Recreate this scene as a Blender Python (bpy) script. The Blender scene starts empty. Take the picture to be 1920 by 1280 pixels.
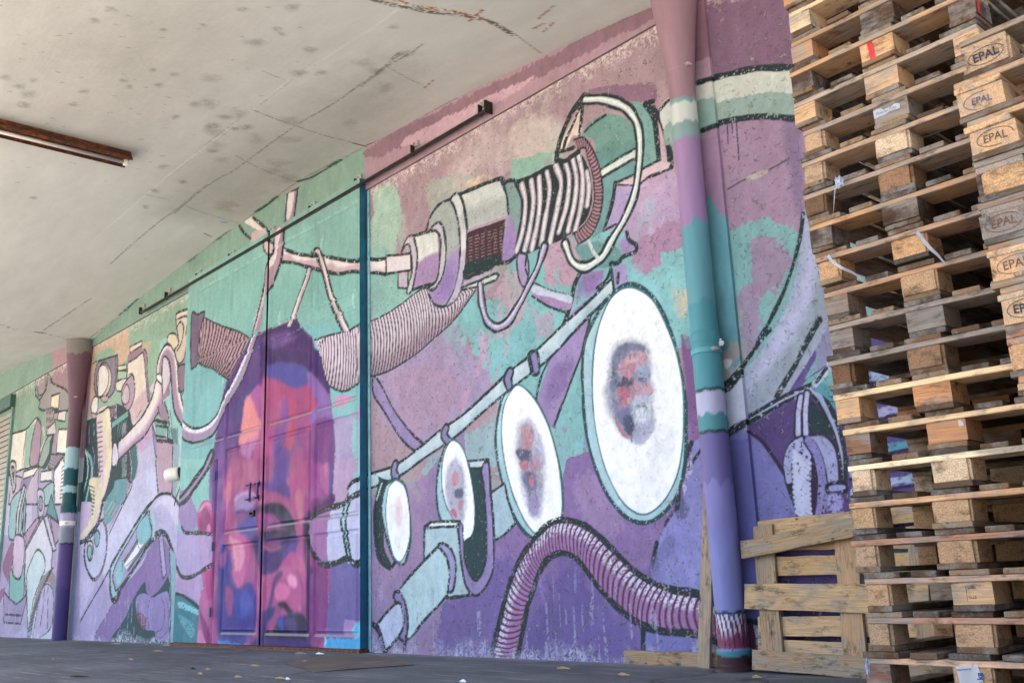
import bpy, bmesh, math, random
import numpy as np
from mathutils import Vector, Matrix
R = math.radians
rnd = random.Random(7)
SC = bpy.context.scene
COL = SC.collection

# ------------------------------------------------------------------ camera
FPX, CAM = 1791.5, np.array([0.0, -5.341, 0.594])
FW = np.array([-0.71321919, 0.65676707, 0.24489876])
RT = np.array([0.66936865, 0.74184859, -0.04007844])
UP = np.array([0.208, -0.13534284, 0.96871994])
cd = bpy.data.cameras.new('camera'); cam = bpy.data.objects.new('camera', cd); COL.objects.link(cam)
cd.sensor_width = 36; cd.lens = FPX / 1920 * 36; cd.clip_end = 2000; cd.clip_start = 0.05
cam.matrix_world = Matrix(((RT[0], UP[0], -FW[0], CAM[0]), (RT[1], UP[1], -FW[1], CAM[1]), (RT[2], UP[2], -FW[2], CAM[2]), (0, 0, 0, 1)))
SC.camera = cam

# ------------------------------------------------------------------ light
SUN_EL, SUN_AZ = 52, 262          # azimuth clockwise from +y : from the left, a little outside the canopy
w = bpy.data.worlds.new('World'); SC.world = w; w.use_nodes = True
nt = w.node_tree; nt.nodes.clear()
sky = nt.nodes.new('ShaderNodeTexSky'); sky.sky_type = 'NISHITA'; sky.sun_disc = False
sky.sun_elevation = R(SUN_EL); sky.sun_rotation = R(SUN_AZ); sky.dust_density = 3.5; sky.ozone_density = 0.45
bg = nt.nodes.new('ShaderNodeBackground'); bg.inputs[1].default_value = 0.15
wo = nt.nodes.new('ShaderNodeOutputWorld'); nt.links.new(sky.outputs[0], bg.inputs[0]); nt.links.new(bg.outputs[0], wo.inputs[0])
sd = bpy.data.lights.new('sun', 'SUN'); sd.energy = 4.5; sd.angle = R(0.5); sd.color = (1, 0.94, 0.86)
sun = bpy.data.objects.new('sun', sd); COL.objects.link(sun)
dv = Vector((math.sin(R(SUN_AZ)) * math.cos(R(SUN_EL)), math.cos(R(SUN_AZ)) * math.cos(R(SUN_EL)), math.sin(R(SUN_EL))))
sun.rotation_euler = dv.to_track_quat('Z', 'Y').to_euler(); sun.location = dv * 40
SC.view_settings.view_transform = 'Standard'; SC.view_settings.look = 'None'
SC.view_settings.gamma = 1; SC.view_settings.exposure = 2.33; SC.view_settings.use_curve_mapping = False
SC.cycles.use_denoising = True
SC.cycles.max_bounces = 8; SC.cycles.diffuse_bounces = 5

# ------------------------------------------------------------------ helpers
def rayd(px, py): return FW * FPX + RT * (px - 960) - UP * (py - 640)
def on_y(px, py, Y):
    d = rayd(px, py); t = (Y - CAM[1]) / d[1]; return d * t + CAM
def on_z(px, py, Z):
    d = rayd(px, py); t = (Z - CAM[2]) / d[2]; return d * t + CAM
def hexc(h, k=1.0):
    h = h.lstrip('#'); v = np.array([int(h[i:i + 2], 16) for i in (0, 2, 4)]) / 255.0
    v = np.where(v < .04045, v / 12.92, ((v + .055) / 1.055) ** 2.4) * k
    return v
ALB = 0.92                       # reflectance of the brightest paint
def nz(x, y, f, seed=0):         # value noise, 0..1
    x = x * f + seed * 17.31; y = y * f + seed * 5.77
    xi = np.floor(x).astype(np.int64); yi = np.floor(y).astype(np.int64)
    fx = x - xi; fy = y - yi; fx = fx * fx * (3 - 2 * fx); fy = fy * fy * (3 - 2 * fy)
    def h(a, b):
        n = (a * 374761393 + b * 668265263 + seed * 974711) & 0xffffffff
        n = ((n ^ (n >> 13)) * 1274126177) & 0xffffffff
        return ((n ^ (n >> 16)) & 0xffff) / 65535.0
    return (h(xi, yi) * (1 - fx) + h(xi + 1, yi) * fx) * (1 - fy) + (h(xi, yi + 1) * (1 - fx) + h(xi + 1, yi + 1) * fx) * fy
def fbm(x, y, f, seed=0, o=3):
    s = 0; a = 1; t = 0
    for i in range(o):
        s = s + a * nz(x, y, f * 2 ** i, seed + i * 3); t += a; a *= .5
    return s / t
def tag(o, label=None, cat=None, group=None, kind=None):
    if label: o['label'] = label
    if cat: o['category'] = cat
    if group: o['group'] = group
    if kind: o['kind'] = kind
    return o
def empty(name, loc=(0, 0, 0), label=None, cat=None, group=None, parent=None):
    o = bpy.data.objects.new(name, None); COL.objects.link(o); o.location = loc; o.empty_display_size = .1
    if parent: o.parent = parent
    return tag(o, label, cat, group)
def link(name, me, mat, parent=None, loc=None, rot=None, color=None):
    o = bpy.data.objects.new(name, me); COL.objects.link(o)
    if mat is not None: me.materials.append(mat)
    if parent: o.parent = parent
    if loc is not None: o.location = loc
    if rot is not None: o.rotation_euler = rot
    if color is not None: o.color = (*color, 1)
    return o
def from_bm(name, bm, mat, parent=None, smooth=False, **k):
    me = bpy.data.meshes.new(name); bm.normal_update(); bm.to_mesh(me); bm.free()
    if smooth:
        for p in me.polygons: p.use_smooth = True
    return link(name, me, mat, parent, **k)
def b_box(bm, x0, x1, y0, y1, z0, z1, bev=0, seg=1):
    vs = [bm.verts.new((x, y, z)) for z in (z0, z1) for y in (y0, y1) for x in (x0, x1)]
    fs = [bm.faces.new([vs[i] for i in q]) for q in ((0, 2, 3, 1), (4, 5, 7, 6), (0, 1, 5, 4), (2, 6, 7, 3), (0, 4, 6, 2), (1, 3, 7, 5))]
    if bev:
        es = {e for f in fs for e in f.edges}
        bmesh.ops.bevel(bm, geom=list(es), offset=bev, segments=seg, affect='EDGES', profile=.6)
    return vs
def box(name, dims, mat, parent=None, bev=.003, **k):
    bm = bmesh.new(); b_box(bm, *dims, bev=bev); return from_bm(name, bm, mat, parent, **k)
def b_lathe(bm, prof, n=32, cx=0, cy=0, cap=True):
    rings = []
    for r, z in prof:
        rings.append([bm.verts.new((cx + r * math.cos(2 * math.pi * i / n), cy + r * math.sin(2 * math.pi * i / n), z)) for i in range(n)])
    for a, b in zip(rings, rings[1:]):
        for i in range(n): bm.faces.new((a[i], a[(i + 1) % n], b[(i + 1) % n], b[i]))
    if cap:
        bm.faces.new(rings[0][::-1]); bm.faces.new(rings[-1])
def b_tube(bm, pts, r, n=10):
    pts = [Vector(p) for p in pts]; rings = []; nrm = None
    for i, p in enumerate(pts):
        t = (pts[min(i + 1, len(pts) - 1)] - pts[max(i - 1, 0)]).normalized()
        if nrm is None: nrm = t.orthogonal().normalized()
        nrm = (nrm - t * nrm.dot(t)).normalized(); bi = t.cross(nrm)
        rr = r[i] if hasattr(r, '__len__') else r
        rings.append([bm.verts.new(p + (nrm * math.cos(2 * math.pi * k / n) + bi * math.sin(2 * math.pi * k / n)) * rr) for k in range(n)])
    for a, b in zip(rings, rings[1:]):
        for k in range(n): bm.faces.new((a[k], a[(k + 1) % n], b[(k + 1) % n], b[k]))
    bm.faces.new(rings[0][::-1]); bm.faces.new(rings[-1])
def grid_mesh(name, P, C=None, flip=False):
    """P: (rows, cols, 3) positions ; C: (rows, cols, 3) linear colour -> one smooth sheet"""
    nr, nc = P.shape[:2]
    me = bpy.data.meshes.new(name)
    me.vertices.add(nr * nc); me.vertices.foreach_set('co', P.astype(np.float32).ravel())
    idx = np.arange(nr * nc).reshape(nr, nc)
    a, b, c, d = idx[:-1, :-1], idx[:-1, 1:], idx[1:, 1:], idx[1:, :-1]
    q = np.stack([a, b, c, d] if not flip else [a, d, c, b], -1).reshape(-1, 4)
    me.loops.add(q.size); me.loops.foreach_set('vertex_index', q.ravel().astype(np.int32))
    me.polygons.add(len(q)); me.polygons.foreach_set('loop_start', (np.arange(len(q)) * 4).astype(np.int32))
    me.polygons.foreach_set('loop_total', np.full(len(q), 4, np.int32))
    me.polygons.foreach_set('use_smooth', np.ones(len(q), bool))
    me.update(); me.validate()
    if C is not None:
        at = me.color_attributes.new('paint', 'FLOAT_COLOR', 'POINT')
        cc = np.ones((nr * nc, 4), np.float32); cc[:, :3] = np.clip(C.reshape(-1, 3), 0, 1)
        at.data.foreach_set('color', cc.ravel())
    return me

# ------------------------------------------------------------------ materials
class NT:
    def __init__(s, name):
        s.m = bpy.data.materials.new(name); s.m.use_nodes = True; s.t = s.m.node_tree; s.t.nodes.clear()
        s.out = s.n('OutputMaterial'); s.b = s.n('BsdfPrincipled'); s.l(s.b.outputs[0], s.out.inputs[0])
    def n(s, kind, **k):
        x = s.t.nodes.new('ShaderNode' + kind)
        for a, v in k.items():
            if a.startswith('i_'):
                key = a[2:]; key = int(key) if key.isdigit() else key.replace('_', ' ')
                x.inputs[key].default_value = v
            else: setattr(x, a, v)
        return x
    def l(s, a, b): s.t.links.new(a, b)
    def set(s, k, v):
        if hasattr(v, 'links'): s.l(v, s.b.inputs[k])
        else: s.b.inputs[k].default_value = v
    def coord(s, sc=(1, 1, 1), kind='Object', off=None):
        c = s.n('TexCoord'); m = s.n('Mapping'); m.inputs['Scale'].default_value = sc
        s.l(c.outputs[kind], m.inputs[0])
        if off is not None: s.l(off, m.inputs['Location'])
        return m.outputs[0]
    def noise(s, v, scale, detail=4, rough=.55, dist=0):
        x = s.n('TexNoise'); x.inputs['Scale'].default_value = scale; x.inputs['Detail'].default_value = detail
        x.inputs['Roughness'].default_value = rough; x.inputs['Distortion'].default_value = dist; s.l(v, x.inputs['Vector']); return x.outputs[0]
    def ramp(s, v, *st, interp='LINEAR'):
        x = s.n('ValToRGB'); r = x.color_ramp; r.interpolation = interp
        while len(r.elements) < len(st): r.elements.new(.5)
        for e, (p, c) in zip(r.elements, st):
            e.position = p; e.color = (c, c, c, 1) if not hasattr(c, '__len__') else (*c[:3], 1)
        s.l(v, x.inputs[0]); return x.outputs[0]
    def mix(s, f, a, b, mode='MIX'):
        x = s.n('Mix', data_type='RGBA', blend_type=mode)
        for sock, v in ((x.inputs[0], f), (x.inputs[6], a), (x.inputs[7], b)):
            if hasattr(v, 'links'): s.l(v, sock)
            elif hasattr(v, '__len__'): sock.default_value = (*v[:3], 1)
            else: sock.default_value = v
        return x.outputs[2]
    def math(s, op, a, b=0.0, c=0.0):
        x = s.n('Math', operation=op)
        for i, v in enumerate((a, b, c)):
            if hasattr(v, 'links'): s.l(v, x.inputs[i])
            else: x.inputs[i].default_value = v
        return x.outputs[0]
    def bump(s, h, strength=.5, dist=.01, prev=None):
        x = s.n('Bump'); x.inputs['Strength'].default_value = strength; x.inputs['Distance'].default_value = dist
        s.l(h, x.inputs['Height'])
        if prev is not None: s.l(prev, x.inputs['Normal'])
        return x.outputs[0]

def mat_plaster(name, worms=1.0, fine=1.0, gloss=.75):
    m = NT(name); a = m.n('Attribute', attribute_name='paint'); c = m.coord()
    # scratched-render grooves: short curly worms, from a distorted cell pattern broken up by noise
    dn = m.n('TexNoise'); dn.inputs['Scale'].default_value = 9; dn.inputs['Detail'].default_value = 2; m.l(c, dn.inputs['Vector'])
    vm = m.n('VectorMath', operation='MULTIPLY_ADD'); m.l(dn.outputs[1], vm.inputs[0]); vm.inputs[1].default_value = (.26, .26, .26); m.l(c, vm.inputs[2])
    v = m.n('TexVoronoi', feature='DISTANCE_TO_EDGE'); v.inputs['Scale'].default_value = 7.5; m.l(vm.outputs[0], v.inputs['Vector'])
    line = m.ramp(v.outputs['Distance'], (0.0, 1.0), (.020, .75), (.047, 0.0))
    brk = m.ramp(m.noise(c, 16, 2), (.535, 0.0), (.59, 1.0))
    v2 = m.n('TexVoronoi', feature='DISTANCE_TO_EDGE'); v2.inputs['Scale'].default_value = 15; m.l(vm.outputs[0], v2.inputs['Vector'])
    line2 = m.ramp(v2.outputs['Distance'], (0.0, 1.0), (.03, .6), (.06, 0.0))
    brk2 = m.ramp(m.noise(c, 23, 2), (.57, 0.0), (.63, 1.0))
    wm = m.math('MAXIMUM', m.math('MULTIPLY', line, brk), m.math('MULTIPLY', line2, brk2))
    wm = m.math('MULTIPLY', wm, m.ramp(m.noise(c, 1.3, 3, .6), (.30, .45 * worms), (.54, worms)))
    tone = m.noise(c, 5, 3)
    chip_shade = m.mix(m.ramp(m.noise(c, 21, 2), (.42, 0.0), (.56, 1.0)), hexc('55525a'), hexc('c8bfae'))  # bare beige chips, and groove shadow put into the dark colour
    lum = m.n('RGBToBW'); m.l(a.outputs['Color'], lum.inputs[0]); gl = m.ramp(lum.outputs[0], (.35, .46), (.58, .14))
    col = m.mix(m.math('MULTIPLY', wm, gl), a.outputs['Color'], chip_shade)
    # brush tone and bare specks
    br = m.ramp(m.noise(m.coord((3, 1, 1.2)), 3.5, 5), (.3, .90), (.7, 1.07))
    col = m.mix(1.0, col, br, 'MULTIPLY')
    pm = m.math('MULTIPLY', m.ramp(m.noise(c, 2.1, 4, .65), (.35, .35), (.62, 1.5)), m.ramp(lum.outputs[0], (.35, 1.0), (.62, .25)))
    spk = m.math('MULTIPLY', m.ramp(m.noise(c, 62, 3, .6), (.66, 0.0), (.71, 1.0)), .32 * fine)
    col = m.mix(m.math('MULTIPLY', spk, pm), col, hexc('b9b4ae'))
    dk = m.math('MULTIPLY', m.ramp(m.noise(c, 48, 2), (.28, 1.0), (.34, 0.0)), .16 * fine)
    col = m.mix(m.math('MULTIPLY', dk, pm), col, hexc('3c3a42'))
    m.set('Base Color', col); m.set('Roughness', gloss); m.set('Specular IOR Level', .35)
    b = m.bump(m.noise(c, 55, 5, .65), .55 * fine + .08, .006)
    b = m.bump(m.noise(c, 9, 3), .35, .012, b)
    b = m.bump(m.math('SUBTRACT', 1.0, m.math('MULTIPLY', wm, m.ramp(lum.outputs[0], (.35, 1.0), (.6, .35)))), .75, .010, b)
    m.set('Normal', b); return m.m
def mat_painted(name, gloss=.6, streak=.09):
    m = NT(name); a = m.n('Attribute', attribute_name='paint'); c = m.coord((1, 1, .25))
    f = m.ramp(m.noise(c, 12, 5), (.3, 1 - streak), (.7, 1 + streak))
    col = m.mix(1.0, a.outputs['Color'], f, 'MULTIPLY')
    m.set('Base Color', col); m.set('Specular IOR Level', .22)
    m.l(m.ramp(m.noise(m.coord(), 6, 4), (.3, gloss - .1), (.7, gloss + .15)), m.b.inputs['Roughness'])
    m.set('Normal', m.bump(m.noise(m.coord((1, 1, .35)), 40, 4), .25, .003)); return m.m
def mat_simple(name, col, rough=.6, metal=0, var=.15, scale=8, bump=.2, bs=60, c2=None, th=(.45, .6), spec=.5):
    m = NT(name); c = m.coord()
    f = m.ramp(m.noise(c, scale, 5), (.3, 1 - var), (.7, 1 + var))
    base = m.mix(1.0, col, f, 'MULTIPLY')
    if c2 is not None: base = m.mix(m.ramp(m.noise(c, scale * 1.7, 6, .65), (th[0], 0.0), (th[1], 1.0)), base, c2)
    m.set('Base Color', base); m.set('Roughness', rough); m.set('Metallic', metal); m.set('Specular IOR Level', spec)
    m.set('Normal', m.bump(m.noise(c, bs, 4), bump, .004)); return m.m
def mat_wood(name):
    m = NT(name); oi = m.n('ObjectInfo'); rv = m.math('MULTIPLY', oi.outputs['Random'], 37.0)
    cb = m.n('CombineXYZ'); m.l(rv, cb.inputs[0]); m.l(rv, cb.inputs[1]); m.l(rv, cb.inputs[2])
    c1 = m.coord((1.5, 34, 34), off=cb.outputs[0]); c2 = m.coord((.6, 1, 1), off=cb.outputs[0]); c3 = m.coord((6, 260, 260), off=cb.outputs[0])
    g = m.noise(c1, 2.4, 6, .65, 1.6); f = m.noise(c3, 1.0, 2); blot = m.noise(c2, 9, 6, .65)
    col = m.mix(1.0, oi.outputs['Color'], m.ramp(g, (.28, .55), (.46, .98), (.62, 1.05), (.78, 1.3)), 'MULTIPLY')
    col = m.mix(1.0, col, m.ramp(f, (.3, .72), (.7, 1.12)), 'MULTIPLY')
    col = m.mix(m.ramp(blot, (.47, 0.0), (.62, .75)), col, m.mix(1.0, hexc('8f8a82'), m.ramp(g, (.3, .55), (.7, 1.25)), 'MULTIPLY'))
    dirt = m.ramp(m.noise(m.coord((1, 2.4, 2.4), off=cb.outputs[0]), 7, 7, .72), (.53, 0.0), (.68, .85))
    col = m.mix(dirt, col, hexc('2e2620'))
    kn = m.n('TexVoronoi'); kn.inputs['Scale'].default_value = 5.5; m.l(m.coord((1, 1.8, 1.8), off=cb.outputs[0]), kn.inputs['Vector'])
    col = m.mix(m.ramp(kn.outputs['Distance'], (.045, .85), (.09, 0.0)), col, hexc('4a2c18'))
    ck = m.ramp(m.noise(m.coord((.9, 70, 70), off=cb.outputs[0]), 1.4, 2), (.24, .8), (.29, 0.0)); col = m.mix(ck, col, hexc('1f1812'))
    m.set('Base Color', col); m.set('Roughness', .85); m.set('Specular IOR Level', .2)
    b = m.bump(g, .6, .004); b = m.bump(f, .5, .002, b); m.set('Normal', b); return m.m
def mat_chip(name):
    m = NT(name); oi = m.n('ObjectInfo'); rv = m.math('MULTIPLY', oi.outputs['Random'], 31.0)
    cb = m.n('CombineXYZ'); m.l(rv, cb.inputs[0]); m.l(rv, cb.inputs[1]); m.l(rv, cb.inputs[2])
    c = m.coord((1, 1, 1.8), off=cb.outputs[0])
    v = m.n('TexVoronoi'); v.inputs['Scale'].default_value = 240; m.l(c, v.inputs['Vector'])
    bw = m.n('RGBToBW'); m.l(v.outputs['Color'], bw.inputs[0])
    col = m.mix(1.0, oi.outputs['Color'], m.ramp(bw.outputs[0], (.15, .66), (.5, 1.0), (.85, 1.28)), 'MULTIPLY')
    col = m.mix(m.ramp(m.noise(c, 13, 6, .7), (.5, 0.0), (.66, .7)), col, hexc('3f3126'))
    m.set('Base Color', col); m.set('Roughness', .92); m.set('Specular IOR Level', .15)
    m.set('Normal', m.bump(m.noise(c, 170, 4, .7), .8, .004, m.bump(m.noise(c, 28, 4), .4, .006))); return m.m
M_PLASTER = mat_plaster('scratched_render_paint')
M_PLASTER_D = mat_plaster('scratched_render_far', .75, .9)
M_SMOOTH = mat_plaster('smooth_concrete_paint', .0, .25, .6)
M_DOOR = mat_painted('door_paint')
M_PIPE = mat_painted('pipe_paint', .45, .06)
M_WOOD = mat_wood('pallet_wood'); M_CHIP = mat_chip('pressed_chip_block')
M_STEEL = mat_simple('dark_steel', hexc('2b2624'), .5, .4, .3, 10, .3, 80, hexc('4a3226'), (.55, .7))
M_RUST = mat_simple('rusty_sheet', hexc('4a2c1c'), .75, .2, .4, 14, .6, 60, hexc('8a4a22'), (.48, .62))
M_GALV = mat_simple('galvanised_bracket', hexc('b3ada5'), .5, .3, .2, 20)
M_TUBE = mat_simple('fluorescent_tube', hexc('c9c5c0'), .35, 0, .06, 5, .02)
M_BLUE = mat_simple('blue_door_edge', hexc('14597a'), .5, 0, .3, 6, .3, 40, hexc('12506e'), (.5, .65))
M_CONC = mat_simple('bare_concrete', hexc('8d877d'), .85, 0, .15, 3, .4, 30)
M_WHITEPL = mat_simple('white_plastic', hexc('f0ece0'), .35, 0, .08, 8, .05)
M_WRAP = mat_simple('plastic_film', hexc('9aa0b2'), .25, 0, .3, 30, .3)
M_STRAP = mat_simple('clear_white_strap', hexc('c4cad8'), .3, 0, .1, 20, .2)
M_PAPER = mat_simple('paper_label', hexc('e3e6ee'), .6, 0, .04, 8, .1)
M_INK = mat_simple('stamp_ink', hexc('2b2d38'), .8, 0, .4, 60, .0)
M_BURN = mat_simple('burnt_stamp', hexc('664830'), .9, 0, .4, 50, .0)
M_FADEINK = mat_simple('faded_ink', hexc('4a4f6c'), .8, 0, .4, 60, .0)
M_BLUEINK = mat_simple('blue_ink', hexc('243a86'), .8, 0, .3, 60, .0)
M_RED = mat_simple('red_spray', hexc('c22824'), .6, 0, .25, 25, .1)
M_CARD = mat_simple('wet_cardboard', hexc('8a8280'), .85, 0, .2, 6, .3, 40, hexc('9a8678'), (.5, .7))
M_CHIPW = mat_simple('wood_splinter', hexc('a08a66'), .85, 0, .3, 20, .4)

# ------------------------------------------------------------------ mural painter
TL = {'a': (690, 320, 4), 'b': (960, 160, 4), 'c': (960, 420, 4), 'd': (690, 620, 4), 'e': (690, 920, 4), 'g': (980, 920, 4),
      'h': (1060, 520, 2.6667), 'i': (680, 520, 1.7297), 'j': (400, 340, 4.572), 'k': (330, 540, 3.765), 'l': (330, 860, 3.459),
      'm': (130, 620, 4), 'n': (130, 900, 4), 'o': (0, 640, 4.265), 'p': (0, 920, 4.265), 'q': (1240, 600, 3.2), 'r': (1200, 0, 2),
      's': (1160, 960, 4), 't': (200, 340, 3.692), 'u': (600, 0, 2.743), '': (0, 0, 1), 'w': (380, 850, 3.458), 'x': (380, 600, 4.923)}
def pts(t, s):
    ox, oy, k = TL[t]
    return [(float(a) / k + ox, float(b) / k + oy) for a, b in (q.split(',') for q in s.split())]
def crom(P, closed=False, n=6):
    P = np.asarray(P, float)
    if len(P) < 3: return P
    if closed: Q = np.vstack([P[-1], P, P[0], P[1]])
    else: Q = np.vstack([2 * P[0] - P[1], P, 2 * P[-1] - P[-2]])
    out = []; t = np.linspace(0, 1, n, endpoint=False)[:, None]
    for i in range(1, len(Q) - 2):
        p0, p1, p2, p3 = Q[i - 1:i + 3]
        out.append(.5 * ((2 * p1) + (p2 - p0) * t + (2 * p0 - 5 * p1 + 4 * p2 - p3) * t ** 2 + (3 * p1 - p0 - 3 * p2 + p3) * t ** 3))
    if not closed: out.append(P[-1:])
    return np.vstack(out)
DARK = '#20373c'
class Canvas:
    """a painted sheet; horizontal coordinate xs, vertical coordinate zs, both in metres on the wall"""
    def __init__(s, xs, zs, Y, to=None, base='#9a9a9a'):
        s.k = 1.0; s.xs, s.zs, s.Y = xs, zs, Y; s.X, s.Z = np.meshgrid(xs, zs); s.C = np.zeros(s.X.shape + (3,)) + hexc(base, ALB)
        X, Z = s.X, s.Z
        s.n1 = nz(X, Z, 8, 1) - .5; s.n2 = nz(X, Z, 8, 2) - .5; s.n3 = nz(X, Z, 42, 3) - .5; s.n4 = nz(X, Z, 42, 4) - .5
        s.hf = .6 * nz(X, Z, 110, 5) + .4 * nz(X, Z, 50, 6); s.lf = fbm(X, Z, 2.2, 7)
        s.px = abs(np.median(np.diff(zs))); s.to = to or (lambda p: tuple(on_y(p[0], p[1], Y)[[0, 2]]))
    def m(s, P): return np.array([s.to(p) for p in P])
    def sub(s, P, pad):
        x0, z0 = P.min(0) - pad; x1, z1 = P.max(0) + pad
        i0, i1 = np.searchsorted(s.xs, [x0, x1]); j0, j1 = np.searchsorted(s.zs, [z0, z1])
        if i1 - i0 < 1 or j1 - j0 < 1: return None
        return slice(j0, j1), slice(i0, i1)
    def xy(s, sl, j):
        return (s.X[sl] + j * (1.2 * s.n1[sl] + .9 * s.n3[sl]), s.Z[sl] + j * (1.2 * s.n2[sl] + .9 * s.n4[sl]))
    def sd(s, P, x, z):
        d = np.full(x.shape, 1e9); ins = np.zeros(x.shape, bool)
        for a, b in zip(P, np.roll(P, -1, 0)):
            e = b - a; L = e @ e + 1e-12
            t = np.clip(((x - a[0]) * e[0] + (z - a[1]) * e[1]) / L, 0, 1)
            d = np.minimum(d, (x - a[0] - t * e[0]) ** 2 + (z - a[1] - t * e[1]) ** 2)
            if a[1] != b[1]:
                c = ((a[1] > z) != (b[1] > z)) & (x < (b[0] - a[0]) * (z - a[1]) / (b[1] - a[1]) + a[0]); ins ^= c
        d = np.sqrt(d); return np.where(ins, -d, d)
    def put(s, sl, al, col, var=0, dry=0):
        if dry: al = al * np.clip((s.hf[sl] - dry) * 9 + .5, 0, 1)
        c = pc_(col) if isinstance(col, str) else col
        if var: c = c * (1 + var * 2 * (s.lf[sl] - .5) + var * .7 * s.n3[sl])[..., None]
        s.C[sl] = s.C[sl] * (1 - al[..., None]) + c * al[..., None]
    def fill(s, P, col, j=.006, soft=0, var=.15, dry=0, a=1):
        sl = s.sub(P, .05 + soft)
        if sl is None: return
        x, z = s.xy(sl, j); sf = max(soft, s.px * 1.2)
        s.put(sl, np.clip(.5 - s.sd(P, x, z) / sf, 0, 1) * a, col, var, dry)
    def stroke(s, P, wd, col=DARK, j=.004, dry=.28, a=1, soft=0):
        sl = s.sub(P, wd + .05 + soft)
        if sl is None: return
        x, z = s.xy(sl, j); d = np.full(x.shape, 1e9)
        for a_, b in zip(P[:-1], P[1:]):
            e = b - a_; L = e @ e + 1e-12
            t = np.clip(((x - a_[0]) * e[0] + (z - a_[1]) * e[1]) / L, 0, 1)
            d = np.minimum(d, (x - a_[0] - t * e[0]) ** 2 + (z - a_[1] - t * e[1]) ** 2)
        if isinstance(col, str) and col == DARK: wd *= 1.3 * s.k
        d = np.sqrt(d) - wd * .5 * (1 + .5 * s.n1[sl])
        s.put(sl, np.clip(.5 - d / max(soft, s.px * 1.2), 0, 1) * a, col, 0, dry)
    def dabs(s, P, n, wd, ln, jit=.1, seed=1, a=.7, tilt=.15, dry=.12):
        """short brush strokes picked up from the paint already there, moved a little"""
        r_ = np.random.RandomState(seed); lo, hi = P.min(0), P.max(0)
        Q = r_.uniform(lo, hi, (n, 2)); ok = s.sd(P, Q[:, 0], Q[:, 1]) < -wd * .5
        for q in Q[ok]:
            i = np.searchsorted(s.xs, q[0]); k = np.searchsorted(s.zs, q[1])
            if not (0 < i < len(s.xs) and 0 < k < len(s.zs)): continue
            c = s.C[k, i] * (1 + jit * r_.uniform(-1, 1)) * (1 + jit * .5 * r_.uniform(-1, 1, 3)); w2 = wd * r_.uniform(.5, 1.2); l2 = ln * r_.uniform(.4, 1.2)
            an = r_.normal(0, tilt); d = np.array([math.sin(an), math.cos(an)]); o_ = q + r_.uniform(-1, 1, 2) * np.array([wd * .6, ln * .5])
            s.stroke(np.array([o_ - d * l2 / 2, o_ + d * l2 / 2]), w2, c, j=.003, dry=dry, a=a, soft=w2 * .25)
    def strip(s, A, B, fn, j=.004):
        poly = np.vstack([A, B[::-1]]); sl = s.sub(poly, .03)
        if sl is None: return
        x, z = s.xy(sl, j); Cn = (A + B) / 2; H = (B - A) / 2
        best = np.full(x.shape, 1e9); u = np.zeros(x.shape); t_ = np.zeros(x.shape); n = len(Cn) - 1
        for i in range(n):
            e = Cn[i + 1] - Cn[i]; hm = (H[i] + H[i + 1]) / 2
            det = e[0] * hm[1] - e[1] * hm[0]
            if abs(det) < 1e-9: continue
            rx, rz = x - Cn[i, 0], z - Cn[i, 1]
            aa = (rx * hm[1] - rz * hm[0]) / det; bb = (e[0] * rz - e[1] * rx) / det
            ac = np.clip(aa, 0, 1); bc = np.clip(bb, -1.3, 1.3)
            dd = (rx - ac * e[0] - bc * hm[0]) ** 2 + (rz - ac * e[1] - bc * hm[1]) ** 2
            k = dd < best; best = np.where(k, dd, best); u = np.where(k, (i + ac) / n, u); t_ = np.where(k, bc, t_)
        al = np.clip(.5 - s.sd(poly, x, z) / (s.px * 1.2), 0, 1)
        s.put(sl, al, fn(u, t_, s, sl))

CV = []
def each(fn):
    for c in CV: fn(c)
def F(t, col, p, **k):   # smooth patch
    q = pts(t, p); each(lambda c: c.fill(crom(c.m(q), True, 5), col, **k))
def G(t, col, p, **k):   # straight-edged patch
    q = pts(t, p); each(lambda c: c.fill(c.m(q), col, **k))
def S(t, p, wd=.022, col=DARK, **k):
    q = pts(t, p); each(lambda c: c.stroke(crom(c.m(q), False, 5), wd, col, **k))
def O(t, col, p, wd=.02, st=False, ol=DARK, **k):      # patch with an outline
    q = pts(t, p)
    def f(c):
        P = c.m(q) if st else crom(c.m(q), True, 5)
        c.fill(P, col, **k); c.stroke(np.vstack([P, P[:1]]), wd, ol)
    each(f)
def TB(t, col, p, wd, hi=None, ow=.018, **k):          # tube along a line with outline and a highlight
    q = pts(t, p)
    def f(c):
        P = crom(c.m(q), False, 6); c.stroke(P, wd + 2 * ow, DARK, dry=.2); c.stroke(P, wd, col, dry=0)
        if hi: c.stroke(P + np.array([-.12 * wd, .2 * wd]), wd * .38, hi, dry=.3)
    each(f)
def ST(t, a, b, fn, ow=.02, **k):
    qa, qb = pts(t, a), pts(t, b)
    def f(c):
        A, B = crom(c.m(qa), False, 6), crom(c.m(qb), False, 6); c.strip(A, B, fn)
        if ow: c.stroke(A, ow); c.stroke(B, ow)
    each(f)
def blob(t, col, cx, cy, rx, ry, a=.8, soft=.06, **k):
    ox, oy, sc = TL[t]
    q = [((cx + rx * math.cos(i * math.pi / 6)) / sc + ox, (cy + ry * math.sin(i * math.pi / 6)) / sc + oy) for i in range(12)]
    each(lambda c: c.fill(crom(c.m(q), True, 3), col, soft=soft, a=a, **k))
def pc_(c):
    v = hexc(c); g = v @ np.array([.25, .6, .15]); return ALB * (v * .85 + g * .15) ** 1.12
def hx(c): return pc_(c)
def lerp(a, b, t): return a * (1 - t[..., None]) + b * t[..., None]
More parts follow.
